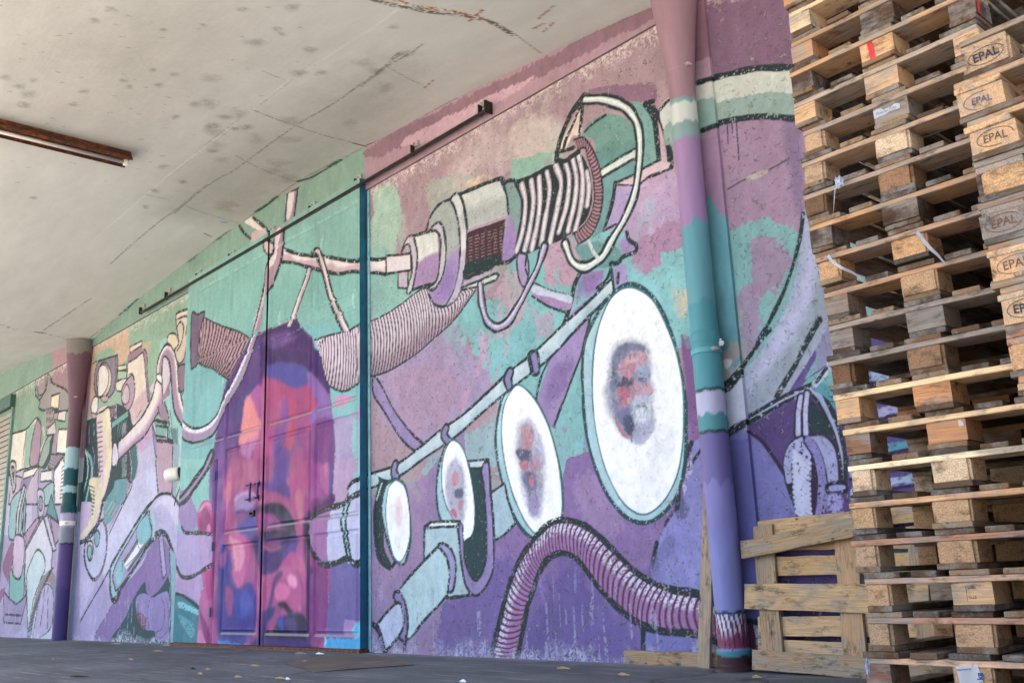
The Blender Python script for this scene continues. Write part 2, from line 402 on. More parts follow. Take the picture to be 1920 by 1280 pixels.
def ribs(n, light, dark, hi=None, bow=.8, duty=.5, dark_end=0, sh=None):
    L, D = hx(light), hx(dark); Hc = hx(hi) if hi else None; Sh = hx(sh) if sh else None
    def fn(u, t, c, sl):
        ph = (u * n + bow * t * t + .16 * c.n1[sl]) % 1.0
        base = lerp(np.zeros(u.shape + (3,)) + L, D, np.clip(dark_end * t, 0, 1))
        if Sh is not None: base = lerp(base, Sh, np.clip((t - .1) * 1.1, 0, .9))
        if Hc is not None: base = lerp(base, Hc, np.clip((-t + .0) * 3, 0, 1) * (c.hf[sl] > .45))
        rib = np.clip((ph - (1 - duty)) * 8, 0, 1) * np.clip((1 - ph) * 8, 0, 1)
        return lerp(base, D, rib)
    return fn
def portraits():
    F('h', '#8f92ae', '225,420 260,340 330,318 400,335 425,400 432,500 440,560 425,640 440,700 400,760 350,810 290,790 235,720 200,640 195,560 215,500', soft=.07, j=.02, a=.85)
    F('h', '#6f7594', '235,430 265,350 340,325 400,345 415,385 330,372 285,410 262,470 270,560 240,600 222,520', soft=.03, j=.015, a=.85)
    F('h', '#c196a6', '268,430 300,395 370,372 408,380 412,430 380,440 345,480 300,492 280,470', soft=.015, j=.015); F('h', '#d0abb4', '300,410 360,385 380,400 330,440', soft=.02, j=.015)
    F('h', '#b87b8f', '290,445 340,430 350,480 300,490', soft=.02, j=.01, a=.8); F('h', '#9aa6c0', '360,450 412,440 425,510 380,520 350,490', soft=.02, j=.01)
    F('h', '#5a607c', '255,500 300,495 345,505 345,535 300,545 255,545', soft=.015, j=.01); F('h', '#c49aa8', '345,508 385,530 430,545 432,585 385,570 345,590', soft=.012, j=.01); F('h', '#4a5070', '360,498 410,505 405,522 365,515', soft=.01, j=.008, a=.8)
    F('h', '#c4748c', '262,552 322,548 326,600 306,645 280,610', soft=.01, j=.01); F('h', '#b57a94', '330,540 345,545 350,600 335,620', soft=.01, a=.8)
    F('h', '#7780a4', '240,600 290,650 320,640 330,700 300,750 255,700', soft=.03, j=.015); F('h', '#ba7c90', '240,690 262,720 300,775 322,808 285,790 255,740', soft=.012, j=.01); F('h', '#535c7c', '290,700 330,690 345,740 320,790 295,760', soft=.02, j=.015)
    F('h', '#b9bfd6', '345,600 395,590 432,640 430,700 380,740 345,700', soft=.02, j=.015); F('h', '#8d93b2', '350,640 400,620 400,650 350,670', soft=.01, j=.01); F('h', '#d6d9e8', '360,660 420,650 415,700 370,720', soft=.02, j=.015, a=.8)
    F('h', '#a7adca', '330,760 400,730 450,700 440,770 390,830 330,820', soft=.03, j=.02, a=.8)
    for c in CV:
        P = c.m(pts('h', '200,430 330,320 425,400 440,700 350,815 200,640'))
        if P[:, 0].min() > c.xs[0] and P[:, 0].max() < c.xs[-1]: c.dabs(P, 420, .016, .06, .22, 9, .7, .9)

def paint_wall():  # colours keep some of the scene light: warmer above, bluer below
    # ---- grounds: broad rolled-on areas, right bay
    G('', '#ad929c', '690,340 1300,-40 1300,560 690,620', j=.0)
    G('', '#ad92a0', '690,560 1330,480 1340,900 690,900', j=.02)
    F('', '#a3c0b2', '700,372 740,352 752,400 742,470 760,520 790,545 760,580 700,600', j=.07)
    F('', '#8bbab2', '700,470 745,500 800,560 760,640 700,700', j=.08)
    F('', '#c9bcb8', '960,235 1010,215 1052,232 1040,290 985,300 962,285', j=.06, soft=.1)
    F('', '#cfc0bd', '900,250 960,250 1000,300 900,330 830,360', j=.08, soft=.2, a=.6)
    G('', '#93bdb0', '962,300 1046,280 1052,306 1000,330 958,345', j=.04)
    F('', '#a5b8ab', '800,345 865,330 900,345 860,365 810,400', j=.07, a=.6)
    F('', '#dcc4a6', '872,345 900,330 940,332 890,350', j=.03, dry=.35)
    F('', '#8fbab6', '880,380 960,350 955,480 900,560 860,600 830,470', j=.05, a=.5)
    G('', '#82bcc0', '905,700 960,470 1120,430 1290,460 1290,640 1230,640 1150,900 1040,900 1060,800 950,830 930,740', j=.05)
    F('', '#82bcc0', '840,580 880,560 950,560 1000,640 950,690 920,720 880,650', j=.08)
    F('', '#8fb9c0', '770,660 860,600 860,690 800,720 720,710', j=.1, a=.8)
    F('', '#c09fb4', '1020,470 1075,450 1080,520 1030,540 1020,500', j=.05)
    F('', '#c6a4b6', '930,540 985,500 975,600 930,640 950,580', j=.05, a=.8)
    F('', '#b99fb8', '1000,600 1035,590 1025,630 995,640', j=.05, a=.7)
    F('', '#a795b9', '745,650 820,620 900,680 925,725 865,780 780,840 730,800 700,740 710,700', j=.05)
    F('', '#b092b0', '740,700 850,690 850,770 780,830 745,770', j=.09, a=.9)
    F('', '#c398b8', '905,640 922,632 885,730 868,770 862,750 890,700', j=.03, a=.8)
    F('', '#7dbbc2', '925,650 1000,600 1000,660 960,700 925,720', j=.04)
    F('', '#b79fc0', '1180,340 1262,318 1278,420 1240,470 1180,450 1160,400', j=.05)
    F('', '#9fb0c0', '1200,390 1222,370 1215,470 1195,450', j=.05, a=.6)
    F('', '#b08aac', '1215,440 1282,410 1284,470 1240,500 1195,512 1185,480', j=.04)
    G('', '#84bfc3', '1240,475 1300,458 1320,640 1262,655 1225,560', j=.03)
    F('', '#d2c0a2', '1276,548 1288,545 1286,600 1278,590', j=.03, dry=.4)
    # purple low ground
    F('', '#90b9c2', '800,860 850,830 930,790 930,860 880,900 800,920', j=.05, a=.8)
    G('', '#9a83ae', '690,930 790,900 800,890 870,800 880,1000 900,1250 690,1260', j=.03)
    G('', '#a789b2', '700,930 800,900 800,1060 700,1110', j=.06, a=.7)
    F('', '#8ec0c6', '905,880 950,880 1040,800 1062,850 1066,930 1050,960 960,900', j=.03)
    G('', '#8f73ab', '1062,860 1120,840 1230,970 1330,640 1345,1120 1330,1260 870,1260 930,1000 1050,955', j=.02)
    G('', '#8a6299', '1275,625 1330,640 1330,880 1300,840', j=.01)
    F('', '#7c68a8', '840,1120 930,1040 1000,1100 1060,1040 1160,1140 1200,1240 840,1250', j=.08)
    F('', '#6f60a2', '1010,1110 1060,1060 1110,1110 1170,1180 1190,1240 990,1240', j=.1, a=.8)
    F('', '#a98db4', '1080,900 1130,890 1170,960 1150,1010 1080,960', j=.1, a=.5)
    G('', '#8d8bc8', '1300,830 1335,800 1345,1120 1300,1116 1214,1086 1228,1030 1246,985 1272,945 1290,900', j=.01)
    G('', '#7f7ec0', '1205,1176 1330,1192 1340,1250 1203,1250', j=.01)
    S('g', '1005,390 985,480 960,580 940,660', .034); S('g', '905,990 903,1230', .032); S('g', '1160,110 1100,200 1060,260', .02, dry=.45)
    S('', '1296,830 1285,860 1275,900 1270,950', .03)
    S('', '1291,877 1316,840', .02)
    G('', '#b3b3dc', '1278,900 1296,850 1300,880 1282,930', dry=.4)
    for c in CV:
        if len(c.xs) > 60: c.dabs(np.array([[c.xs[0], 0], [c.xs[-1], 0], [c.xs[-1], 4.7], [c.xs[0], 4.7]]), 260, .09, .35, .10, 3, .55, .5, dry=.3)
    # ---- rail and straps
    G('', '#a08bbd', '1089,509 1135,506 1125,540 1075,580 1057,605 1040,640 1005,760 1000,800 1042,800 1062,737 1092,657 1110,590 1100,560', j=.01)
    F('', '#8d70ad', '1090,515 1130,510 1110,545 1080,560', j=.04, soft=.05, a=.7)
    F('', '#8a6cab', '1040,690 1070,670 1060,720 1020,760', j=.05, soft=.05, a=.7)
    S('', '1089,509 1077,535 1070,570 1057,612', .035); S('', '1108,590 1092,657 1062,737 1038,800', .02)
    S('', '1035,665 1015,705 1003,760', .02)
    O('d', '#9b88b8', '40,340 100,410 200,600 330,770 410,850 350,900 230,780 120,600 40,470', .022, j=.003)
    F('c', '#a98bb8', '150,530 280,610 430,640 440,540 300,500 170,460'); F('c', '#c3cce0', '160,460 300,495 440,530 432,590 300,550 160,520')
    S('c', '150,540 280,620 400,660', .02); S('c', '170,440 300,500 440,530', .012, dry=.4)
    ra = '1148,522 1100,568 1060,605 1002,660 960,692 925,725 865,780 830,803 790,836 745,870 705,884 690,889'
    rb = '1152,546 1118,580 1088,610 1040,662 1008,690 958,728 905,772 855,818 797,857 750,892 707,910 690,916'
    ST('', ra, rb, lambda u, t, c, sl: lerp(np.zeros(u.shape + (3,)) + hx('#c3d6de'), hx('#a3bfd0'), np.clip(t * .6 + .3 + c.n1[sl], 0, 1)), .022)
    for t, p in (('c', '150,990 165,1090'), ('d', '1245,190 1262,290'), ('d', '1065,310 1050,360 1060,420'), ('d', '585,730 570,780 600,830'), ('d', '205,1000 195,1050 215,1110')):
        TB(t, '#8f86b8', p, .055, ow=.016)
    # ---- ribbed hose behind the motor (right of door)
    ST('', '693,603 722,590 750,572 775,552 800,540 830,560 865,545 890,536', '693,706 722,698 752,682 785,660 807,640 840,612 865,583 893,543',
       ribs(36, '#d5cad8', '#4c2a38', bow=1.2, duty=.5, dark_end=.5, sh='#a890a4'), .014)
    # ---- cable into motor
    ST('a', '0,660 60,668 130,660', '0,768 60,765 130,775', lambda u, t, c, sl: lerp(np.zeros(u.shape + (3,)) + hx('#e2dadd'), hx('#c2abb8'), np.clip(t, 0, 1)), .03)
    O('a', '#d9cfd6', '135,640 320,620 325,745 135,775', .022, st=True)
    O('a', '#b9aebc', '225,765 300,750 300,880 225,880', .018, st=True)
    O('a', '#c6bcc8', '250,610 290,510 345,490 365,560 368,700 350,830 320,912 290,905 330,760 325,640 310,560 280,560', .022)
    G('a', '#d9dbd8', '345,485 500,450 522,480 530,600 520,700 370,760 368,600')
    F('a', '#a98bb8', '370,700 525,610 530,720 510,800 440,850 345,880', soft=.04)
    S('a', '345,488 420,465 500,450', .026); S('a', '330,895 400,870 470,850', .022); S('a', '345,500 368,600 365,720 335,880', .026)
    F('a', '#a9b1ae', '445,440 475,330 540,250 615,215 650,290 685,420 690,560 680,720 650,870 610,970 560,1015 500,1000 455,930 460,880 560,800 580,600 575,450 530,385', j=.004)
    F('a', '#a289bf', '460,900 520,860 570,720 610,640 680,600 680,740 645,880 600,980 550,1015 490,990', soft=.08)
    F('a', '#8d72b8', '540,820 600,760 650,780 620,900 560,940', soft=.1, a=.6)
    S('a', '440,445 475,335 540,250 620,212 700,170', .028); S('a', '455,930 500,1000 560,1018 600,1000', .022)
    O('a', '#c2bec8', '470,440 530,388 572,450 585,600 565,760 520,860 480,893 458,870 512,825 535,700 545,520 515,455', .024)
    O('a', '#d3d6d8', '622,210 680,172 722,280 742,420 737,640 712,830 665,960 590,1008 652,870 690,640 682,420 655,290', .024)
    F('a', '#b09bc6', '700,640 735,620 712,830 665,960 600,1000 650,880', soft=.05, a=.7)
    G('a', '#cdd0cf', '705,175 1000,62 1040,180 1060,330 750,440 740,400 722,270')
    F('a', '#aab1b0', '730,300 1050,190 1060,330 750,440', soft=.08, a=.8)
    S('a', '700,175 800,130 900,90 1000,60 1030,110 1050,200 1062,330', .03); S('a', '690,180 720,260 740,400 745,450', .03); S('a', '1000,60 1040,180 1060,320', .03)
    G('a', '#b99cb6', '750,440 1060,330 1062,352 750,462')
    G('a', '#4b2d35', '748,462 1030,362 1010,640 998,690 722,815 735,600')
    for k in range(6):
        x0 = 760 + k * 46; 
        for q in range(8):
            y0 = 500 + q * 24 - k * 15
            S('a', '%d,%d %d,%d' % (x0, y0 + 5, x0 + 22, y0), .008, '#a8838f', dry=.3)
    F('a', '#1f3a41', '725,700 800,680 900,640 1005,630 1000,695 860,760 722,820', j=.03)
    G('a', '#b8a5c0', '720,830 960,735 965,752 715,860')
    O('a', '#c5d0cb', '700,880 960,768 982,785 960,820 860,860 700,897', .02, st=True)
    F('a', '#86a5a3', '1030,100 1075,78 1112,85 1150,200 1152,420 1112,640 1012,665 1060,345 1050,200', j=.003)
    F('a', '#a488c2', '1030,450 1075,350 1110,470 1118,600 1100,645 1008,668', soft=.03)
    S('a', '1020,100 1060,75 1112,85 1150,200 1155,320', .026); S('a', '1000,690 1060,680 1110,640 1200,610 1280,570', .03)
    # ---- coil
    F('b', '#21373c', '20,725 120,680 250,610 380,560 480,500 545,560 600,760 570,980 430,1125 300,1190 130,1225 20,1270 60,1000 70,850', j=.01)
    for p in ('75,745 100,880 80,1080 35,1240', '145,715 160,880 130,1090 95,1235', '203,690 212,850 188,1050 150,1230', '262,655 282,790 250,1000 222,1190',
              '330,600 368,720 345,900 285,1180', '400,580 428,700 410,900 350,1100', '455,560 482,700 470,880 420,1090', '500,535 530,700 520,900 475,1090', '560,650 578,770 565,900'):
        S('b', p, .057, '#a99cab', dry=.05); S('b', p, .030, '#d9d5d8', dry=.25)
    # ---- handle, back box
    G('b', '#94708a', '540,60 620,10 760,-5 1085,-5 1090,115 860,122 640,72', j=.02)
    F('b', '#6f9c94', '520,380 600,270 720,210 850,250 920,350 935,490 660,640 620,430 560,390', j=.004)
    F('b', '#5d8c88', '640,470 920,420 930,490 660,620', soft=.06, a=.6)
    G('b', '#6f9fa0', '670,700 920,560 925,660 770,740 750,900 690,1090 600,1150 620,1000 670,850', j=.003)
    F('b', '#7aa5a2', '880,135 1000,140 1055,230 1085,400 1090,565 975,625 990,430 960,280', j=.003)
    G('b', '#ccd3ce', '660,640 925,478 925,545 672,700', j=.004); S('b', '660,635 790,555 925,475', .02); S('b', '670,695 800,620 925,545', .02)
    G('b', '#c9aab6', '1050,190 1115,290 1150,450 1170,580 1108,560 1100,420 1080,260')
    S('b', '1000,140 1055,210 1080,330 1095,470 1100,560', .04); S('b', '1060,170 1120,270 1150,370 1170,480 1180,600', .035)
    F('b', '#c2c9c2', '1110,180 1190,100 1200,300 1140,330', j=.01); F('b', '#8fa9a4', '1140,330 1200,280 1205,480 1150,460', j=.01)
    S('b', '1060,120 1020,130 1000,140', .03); S('b', '1110,185 1150,140 1190,105', .025); F('b', '#20373c', '1150,460 1200,470 1210,620 1180,600', j=.01)
    G('b', '#cdb4be', '780,745 905,680 1100,565 1190,580 1170,625 960,745 860,755', j=.003)
    G('b', '#ad9ac4', '780,765 900,750 960,745 940,900 850,1070 690,1100 740,920', j=.003)
    S('b', '775,735 905,675', .02); S('b', '975,630 1080,575 1110,560', .02); S('b', '955,745 1020,695 1190,625', .02); S('b', '775,735 750,900 690,1085', .03); S('b', '700,1085 780,1045', .02)
    S('b', '780,745 900,750', .014)
    F('b', '#dccbbf', '535,85 470,230 400,370 360,480 400,480 460,380 520,370 530,200')
    S('b', '540,80 440,220 370,380 345,490 335,560', .045); S('b', '530,110 475,250 410,400 390,470', .028); S('b', '535,100 520,260 505,370', .03)
    S('b', '545,350 620,280 700,225', .02); S('b', '330,500 400,490 460,470', .03); S('b', '340,560 400,570 440,540 500,500', .035)
    F('c', '#6f9fa0', '470,180 560,150 640,130 800,180 820,270 700,330 560,300', j=.004)
    TB('', '#cad2d2', '1097,187 1135,187 1172,202 1193,230 1200,267 1197,320 1187,372 1170,412 1150,447 1132,478 1118,490 1097,501 1074,492 1060,457', .044, '#e4e8e4', ow=.016)
    S('', '1103,448 1112,470 1124,487', .03, '#ccd4d4'); 
    ST('', '1076,262 1095,259 1113,284 1124,315 1130,350 1130,380 1123,412 1108,442 1083,460', '1084,280 1097,278 1101,295 1110,325 1114,352 1114,378 1107,405 1093,425 1075,438',
       ribs(34, '#a98390', '#55303a', bow=.3, duty=.55), .014)
    G('c', '#a793c6', '800,150 860,60 935,175 900,220 840,245 820,190'); S('c', '860,60 880,120 930,160 925,210 840,245 800,290 740,300', .03)
    TB('', '#b09fca', '900,532 904,570 913,600 932,614 953,603 973,572 992,534 1010,498 1021,463', .046, '#cbd5e0', ow=.015)
    O('c', '#ab98c4', '40,235 110,235 125,370 90,470 50,400', .018); S('c', '110,240 100,330 120,390', .02)
    S('c', '750,290 735,360 700,430 640,480', .025); F('c', '#a898cc', '765,350 850,300 862,430 840,470 780,470', j=.003); S('c', '745,290 750,380 765,490', .024); S('c', '800,370 795,440', .022)
    # ---- lens discs
    def disc(t, rim, white, back=None):
        O(t, '#a9cdd8', rim, .034, ol='#1f5058', j=.003)
        q = pts(t, white)
        def f(c):
            P = crom(c.m(q), True, 5); c.stroke(np.vstack([P, P[:1]]), .03, '#3d7f8c', dry=.1); c.fill(P, '#f4f7fa', j=.002, var=.02)
            ce = P.mean(0); c.fill(ce + (P - ce) * .72, '#eef0f5', soft=.12, j=.01, a=.6)
        each(f)
    disc('h', '290,45 340,36 400,62 480,160 545,330 592,550 604,700 594,960 545,1110 455,1205 370,1225 290,1185 210,1085 150,950 108,800 90,620 85,450 100,310 180,150 240,80',
         '330,55 430,112 500,240 548,370 580,520 590,680 580,850 550,1000 480,1125 390,1180 300,1130 230,1020 180,880 146,700 140,500 152,330 185,200 245,92')
    S('h', '120,230 88,400 88,560', .02, '#4f4a48')
    portraits()
    disc('i', '450,400 432,500 440,610 470,720 510,805 560,848 600,820 640,790 648,700 632,590 600,480 560,400 510,352 470,370',
         '510,352 558,400 600,482 630,590 645,700 640,780 610,815 570,832 530,790 490,700 463,600 452,500 460,420 482,370')
    F('i', '#9a98b8', '505,490 530,462 560,480 580,560 590,640 585,720 575,765 545,750 520,690 505,620 498,550', soft=.08, j=.03, a=.85); F('i', '#c095a0', '515,490 545,480 555,520 540,555 515,545', soft=.02, j=.015); F('i', '#5f6482', '500,560 540,555 545,590 510,595', soft=.02, j=.015)
    F('i', '#c48494', '505,600 535,598 532,625 515,622', soft=.012, j=.01); F('i', '#c08c9c', '540,600 575,580 580,610 550,625', soft=.015, j=.01, a=.8); F('i', '#757a9a', '520,635 560,630 565,680 535,690', soft=.03, j=.02); F('i', '#c87d94', '540,640 555,645 555,675 542,670', soft=.01, j=.01)
    F('i', '#9a8fbf', '530,700 560,700 575,765 550,770', soft=.04, j=.03, a=.8); F('i', '#b4b6d0', '560,500 580,520 590,600 575,590', soft=.03, a=.8)
    for c in CV:
        P = c.m(pts('i', '500,480 560,470 590,600 580,760 520,690'))
        if P[:, 0].min() > c.xs[0] and P[:, 0].max() < c.xs[-1]: c.dabs(P, 260, .014, .06, .25, 10, .7, .7)
    disc('i', '262,560 242,640 240,720 255,790 300,800 345,860 362,800 362,740 348,640 325,560 295,528 275,545', '296,530 325,560 348,640 362,740 362,810 345,858 325,850 300,790 270,730 258,660 262,590 276,548')
    F('i', '#a29fc0', '285,600 310,590 330,650 335,740 320,800 295,790 275,720 270,650', soft=.06, j=.03, a=.8); F('i', '#c993a6', '290,640 308,635 310,670 292,675', soft=.015, j=.01); F('i', '#6d7092', '300,690 325,685 325,710 302,712', soft=.02, j=.015); F('i', '#c8748c', '285,755 300,750 306,775 296,778', soft=.01, j=.01); F('i', '#c48aa2', '312,725 325,720 322,750 312,750', soft=.015, j=.01)
    # bracket (in front of small disc bottom)
    F('', '#1f4850', '880,872 905,872 908,920 911,995 910,1050 900,1080 890,1087 880,1075 870,1045 869,1016 885,1000 890,960 886,910', j=.005)
    O('d', '#bfd0d8', '750,975 905,965 860,1028 765,1030', .018, st=True)
    O('', '#9b8bc0', '903,880 916,866 920,920 924,970 926,1045 920,1082 904,1108 890,1116 876,1100 866,1060 860,988 867,985 869,1016 871,1045 881,1076 891,1088 901,1080 911,1050 912,995 908,920', .02, j=.002)
    O('e', '#b0ccd6', '422,270 470,245 670,262 690,450 722,680 768,778 590,803 602,750 655,610 620,470 560,392 522,420 422,520', .024, st=True)
    O('e', '#dfe8ea', '425,275 470,232 690,226 665,265', .022, st=True)
    O('e', '#a9c3d2', '922,15 1025,-60 1050,60 1110,240 1020,330 950,372 940,200', .02, st=True)
    O('e', '#b4d2da', '240,735 540,412 592,500 612,620 600,740 560,820 430,960 300,1110 296,950 270,830', .022)
    O('e', '#a39ccc', '528,410 560,395 620,430 655,520 660,610 640,740 600,745 612,620 592,500', .022)
    O('e', '#8f7fb5', '197,770 240,760 282,850 300,980 285,1110 255,1120 235,1090 268,1000 262,890 205,830', .024)
    O('e', '#b7c1de', '70,1000 215,840 262,900 258,1040 135,1195 110,1120 85,1050', .024)
    S('e', '40,1000 80,1040 105,1130 130,1220', .05); S('e', '285,1100 270,1190', .045)
    # small round lens by the door
    F('', '#26454d', '694,885 710,898 700,960 705,1040 725,1066 735,1060 720,1020 722,930 735,905 715,895'); 
    disc('i', '112,655 88,662 70,690 62,760 74,830 98,905 124,930 140,918 155,850 152,760 138,680', '112,660 136,684 150,760 150,850 126,916 102,900 84,830 77,760 84,690 97,668')
    S('i', '72,664 50,700 42,780 50,870 68,925 88,943 105,925', .03); S('i', '62,668 46,720', .02, '#b9d2d8')
    blob('i', '#e5b7c4', 118, 760, 12, 50, .6, .05)
    # ---- maroon ribbed hose
    ST('', '920,1235 927,1205 938,1160 952,1105 968,1062 985,1032 1007,1003 1030,982 1055,974 1090,982 1120,1002 1155,1035 1192,1072 1225,1092 1262,1105 1310,1113 1360,1140 1420,1170',
       '970,1235 976,1205 984,1165 990,1135 1000,1105 1008,1080 1018,1060 1032,1043 1055,1036 1080,1046 1100,1070 1130,1110 1168,1147 1203,1171 1250,1184 1310,1190 1360,1210 1420,1230',
       ribs(66, '#a27ab4', '#74304c', '#cfd3ea', bow=-.9, duty=.5), .04)
    # ---- right of the downpipe
    G('', '#856580', '1316,-60 1560,-60 1560,140 1316,150', j=.0)
    G('', '#a88aa6', '1316,150 1620,130 1620,440 1500,470 1380,500 1316,460', j=.0)
    F('', '#7d6a92', '1470,235 1500,225 1510,400 1490,380', soft=.05, a=.6)
    G('', '#7fb1b4', '1316,440 1370,430 1440,410 1500,440 1620,430 1620,640 1400,700 1316,700', j=.05)
    F('', '#a585a6', '1420,440 1480,470 1470,520 1420,560 1400,500', j=.09, a=.85); F('', '#a88aae', '1385,560 1430,540 1420,640 1390,680', j=.07, a=.8)
    F('', '#a9adb0', '1316,560 1380,560 1390,700 1316,760', j=.05, a=.8)
    G('', '#75aeb4', '1460,800 1520,690 1560,600 1640,560 1640,760 1500,760', j=.01); F('', '#9a82b4', '1530,640 1570,620 1560,700 1530,700', j=.06, a=.7)
    F('', '#a6b0cc', '1506,395 1540,400 1560,500 1555,600 1500,700 1450,770 1400,800 1350,790 1352,730 1400,690 1440,640 1480,560 1500,470', j=.005)
    F('', '#93a2ae', '1530,500 1560,560 1520,660 1450,740 1400,780 1420,720 1480,650 1520,580', soft=.05, a=.7)
    S('r', '612,800 598,900 560,1040 500,1180 440,1280', .024); S('q', '650,60 590,130 500,260 380,420', .03); S('q', '950,0 860,160 780,310 690,460', .03); F('', '#b9b9dc', '1515,430 1530,480 1520,560 1480,630 1440,690 1400,730 1440,660 1490,580 1508,500', soft=.06, a=.8)
    F('r', '#c3c8c0', '190,335 290,295 420,262 560,262 720,262 720,350 560,350 420,360 290,400 200,400', j=.006); F('r', '#93aba4', '200,395 300,385 420,355 570,345 720,345 720,440 575,438 420,440 300,460 235,480 200,440', j=.02)
    S('r', '220,310 290,290 410,262 480,255 570,252 700,250', .04); S('r', '235,488 300,462 400,442 480,436 570,445 700,440', .036)
    for p in ('328,470 330,540', '362,460 372,600', '345,465 348,500'): S('r', p, .008)
    S('r', '330,710 380,680 430,662 480,640 560,595', .012, '#5d525a', dry=.1); F('r', '#b9b2a2', '400,665 470,640 475,655 420,675', j=.01)
    # violet machine right
    G('q', '#5c4684', '520,630 700,540 830,460 880,430 1150,420 1150,1300 520,1300', j=.003)
    G('q', '#7d7cbc', '400,690 470,640 525,665 540,690 600,740 660,820 740,930 790,1080 830,1300 380,1300', j=.003)
    F('q', '#1f3f4a', '890,480 960,560 1020,640 1050,740 1000,690 890,690', j=.01); S('q', '520,665 600,720 660,800 740,930 800,1090', .022, '#3a2648')
    ST('q', '385,655 450,612 520,580 640,510 760,445 900,385', '395,690 470,645 530,612 650,545 765,480 900,420', lambda u, t, c, sl: np.zeros(u.shape + (3,)) + hx('#b3b6dc'), .024)
    ST('q', '900,385 960,430 1010,520 1060,640 1100,800 1110,960', '880,425 930,480 975,560 1030,680 1065,820 1080,960', lambda u, t, c, sl: np.zeros(u.shape + (3,)) + hx('#aab0da'), .024)
    S('q', '930,400 1010,440 1080,520', .08, '#4fa0ae'); S('q', '920,385 1000,290 1030,230', .05, '#b9c4e0'); S('q', '930,370 990,290', .02)
    F('q', '#6b4f96', '800,380 920,330 1000,270 900,330 830,400', j=.01)
    for p in ('835,460 820,560 820,680', '872,440 862,560 866,680'): S('q', p, .075, '#38214a', dry=0); S('q', p, .04, '#b6bce0', dry=.15)
    F('q', '#a3a8d4', '890,695 960,690 1020,730 1060,820 1070,920 1040,980 980,1000 960,880 920,760', dry=.2); S('q', '890,690 970,690 1030,740 1062,830 1072,940', .022, '#3a2648')
    O('q', '#38214a', '835,700 780,740 745,830 745,950 790,1080 830,1190 900,1200 960,1190 985,1080 985,930 950,800 900,720', .02)
    S('q', '835,720 780,770 758,860 765,960', .045, '#a3a8d4'); S('q', '880,720 930,800 960,920 965,1060 940,1190', .06, '#8a86c4'); 
    for k in range(13):
        y = 790 + k * 30; xa = 800 - 10 * math.sin(k / 4) + k * 1.0; S('q', '%d,%d %d,%d' % (xa, y, xa + 90, y + 70), .030, '#c0c6e8', dry=.22)
    S('q', '820,740 870,820', .07, '#aeb4de', dry=.4)
    O('q', '#9ba6dc', '1000,985 1100,975 1110,1020 1010,1035', .024, ol='#2c1c3c'); F('q', '#9c9ad0', '1000,1050 1080,1050 1080,1160 1010,1190', dry=.38, soft=.02)
    # wall behind the pallets: slanting pale bands on violet
    G('', '#5a4c8c', '1590,560 2400,420 2400,1300 1590,1300', j=.01)
    for k in range(14):
        y = 690 + k * 34; G('', ('#9fb4d6', '#4f9fb4', '#a9a8d8')[k % 3], '1595,%d 2000,%d 2000,%d 1595,%d' % (y + 18, y - 60, y - 44, y + 36), j=.02, dry=.3)
        S('', '1595,%d 2000,%d' % (y + 38, y - 42), .02, '#38214a')
    F('', '#84b6bc', '1560,440 1700,420 1700,560 1580,620', j=.05)
    # ---- grounds: left of the door
    G('', '#8fb09c', '150,640 360,540 360,800 150,850', j=.0)
    G('', '#c3aa94', '168,655 240,612 245,660 215,700 180,760 165,760', j=.05); F('', '#8fb09c', '180,670 205,650 215,665 200,680 182,690', j=.04); F('', '#c0ae92', '250,650 285,640 270,680 250,680', j=.05, a=.8)
    G('', '#a9c2c2', '280,800 360,760 335,1000 300,1000', j=.01); G('', '#93c2be', '300,640 365,600 350,800 320,840 300,720', j=.02)
    G('', '#b7aed0', '140,900 330,880 330,1240 125,1230', j=.0)
    F('', '#c6a8c4', '140,950 180,940 190,1060 150,1180 140,1100', soft=.2, a=.5)
    # ---- machines, left
    G('m', '#24464c', '100,690 200,640 350,540 440,580 470,640 500,860 500,1050 440,1280 80,1280 90,900', j=.004)
    G('m', '#b28fa6', '90,140 172,120 150,640 70,640', j=.0)
    O('m', '#8c8094', '215,235 260,215 350,185 362,200 360,300 340,440 280,510 215,490 190,440 190,330', .018)
    O('m', '#c7b9ac', '215,300 260,235 310,300 315,390 280,480 225,490 205,400', .018); O('m', '#ddd5d4', '225,290 265,255 295,320 285,420 240,490 215,470', .014)
    O('m', '#dad4d0', '165,560 185,500 215,500 215,580 195,625 170,615', .016); O('m', '#c79cb0', '165,615 200,625 210,640 180,660', .012)
    O('m', '#c79cb0', '240,495 290,490 280,530 250,530', .012)
    O('m', '#c9c6b8', '365,265 430,250 430,290 365,300', .014, st=True); O('m', '#a7bca4', '365,300 430,300 430,370 365,375', .014, st=True)
    G('m', '#dccfc4', '435,240 560,165 580,300 600,500 610,680 540,800 470,690 440,500', j=.002); F('m', '#c9a4b6', '470,560 590,430 600,560 590,640 480,680', soft=.05, a=.7)
    G('m', '#9b7f92', '440,180 545,115 555,165 440,240', j=.002)
    S('m', '440,240 500,205 560,165 575,300 590,470 600,500', .018); S('m', '440,240 435,330', .018); O('m', '#d8cbbd', '455,120 545,75 545,110 455,165', .016, st=True)
    O('m', '#a98aa2', '555,150 580,170 585,330 600,480 590,520 570,300', .014)
    O('m', '#d3cbc4', '355,385 430,355 470,370 440,440 360,450', .016); O('m', '#b49ab0', '400,420 470,330 490,400 485,500 450,590 420,590 395,520', .02)
    O('m', '#c8b2c2', '405,450 430,400 450,450 445,530 415,550 395,520', .014)
    G('m', '#6fa7a6', '320,690 440,600 440,640 320,730', j=.002); G('m', '#b59aac', '300,560 355,540 355,660 310,640', j=.002)
    for k in range(8): S('m', '305,%d 350,%d' % (570 + k * 12, 555 + k * 12), .008)
    # curved scale
    F('m', '#d4bec6', '210,620 300,575 315,800 320,950 300,1100 260,1240 200,1290 180,1290 220,1150 215,900', j=.003)
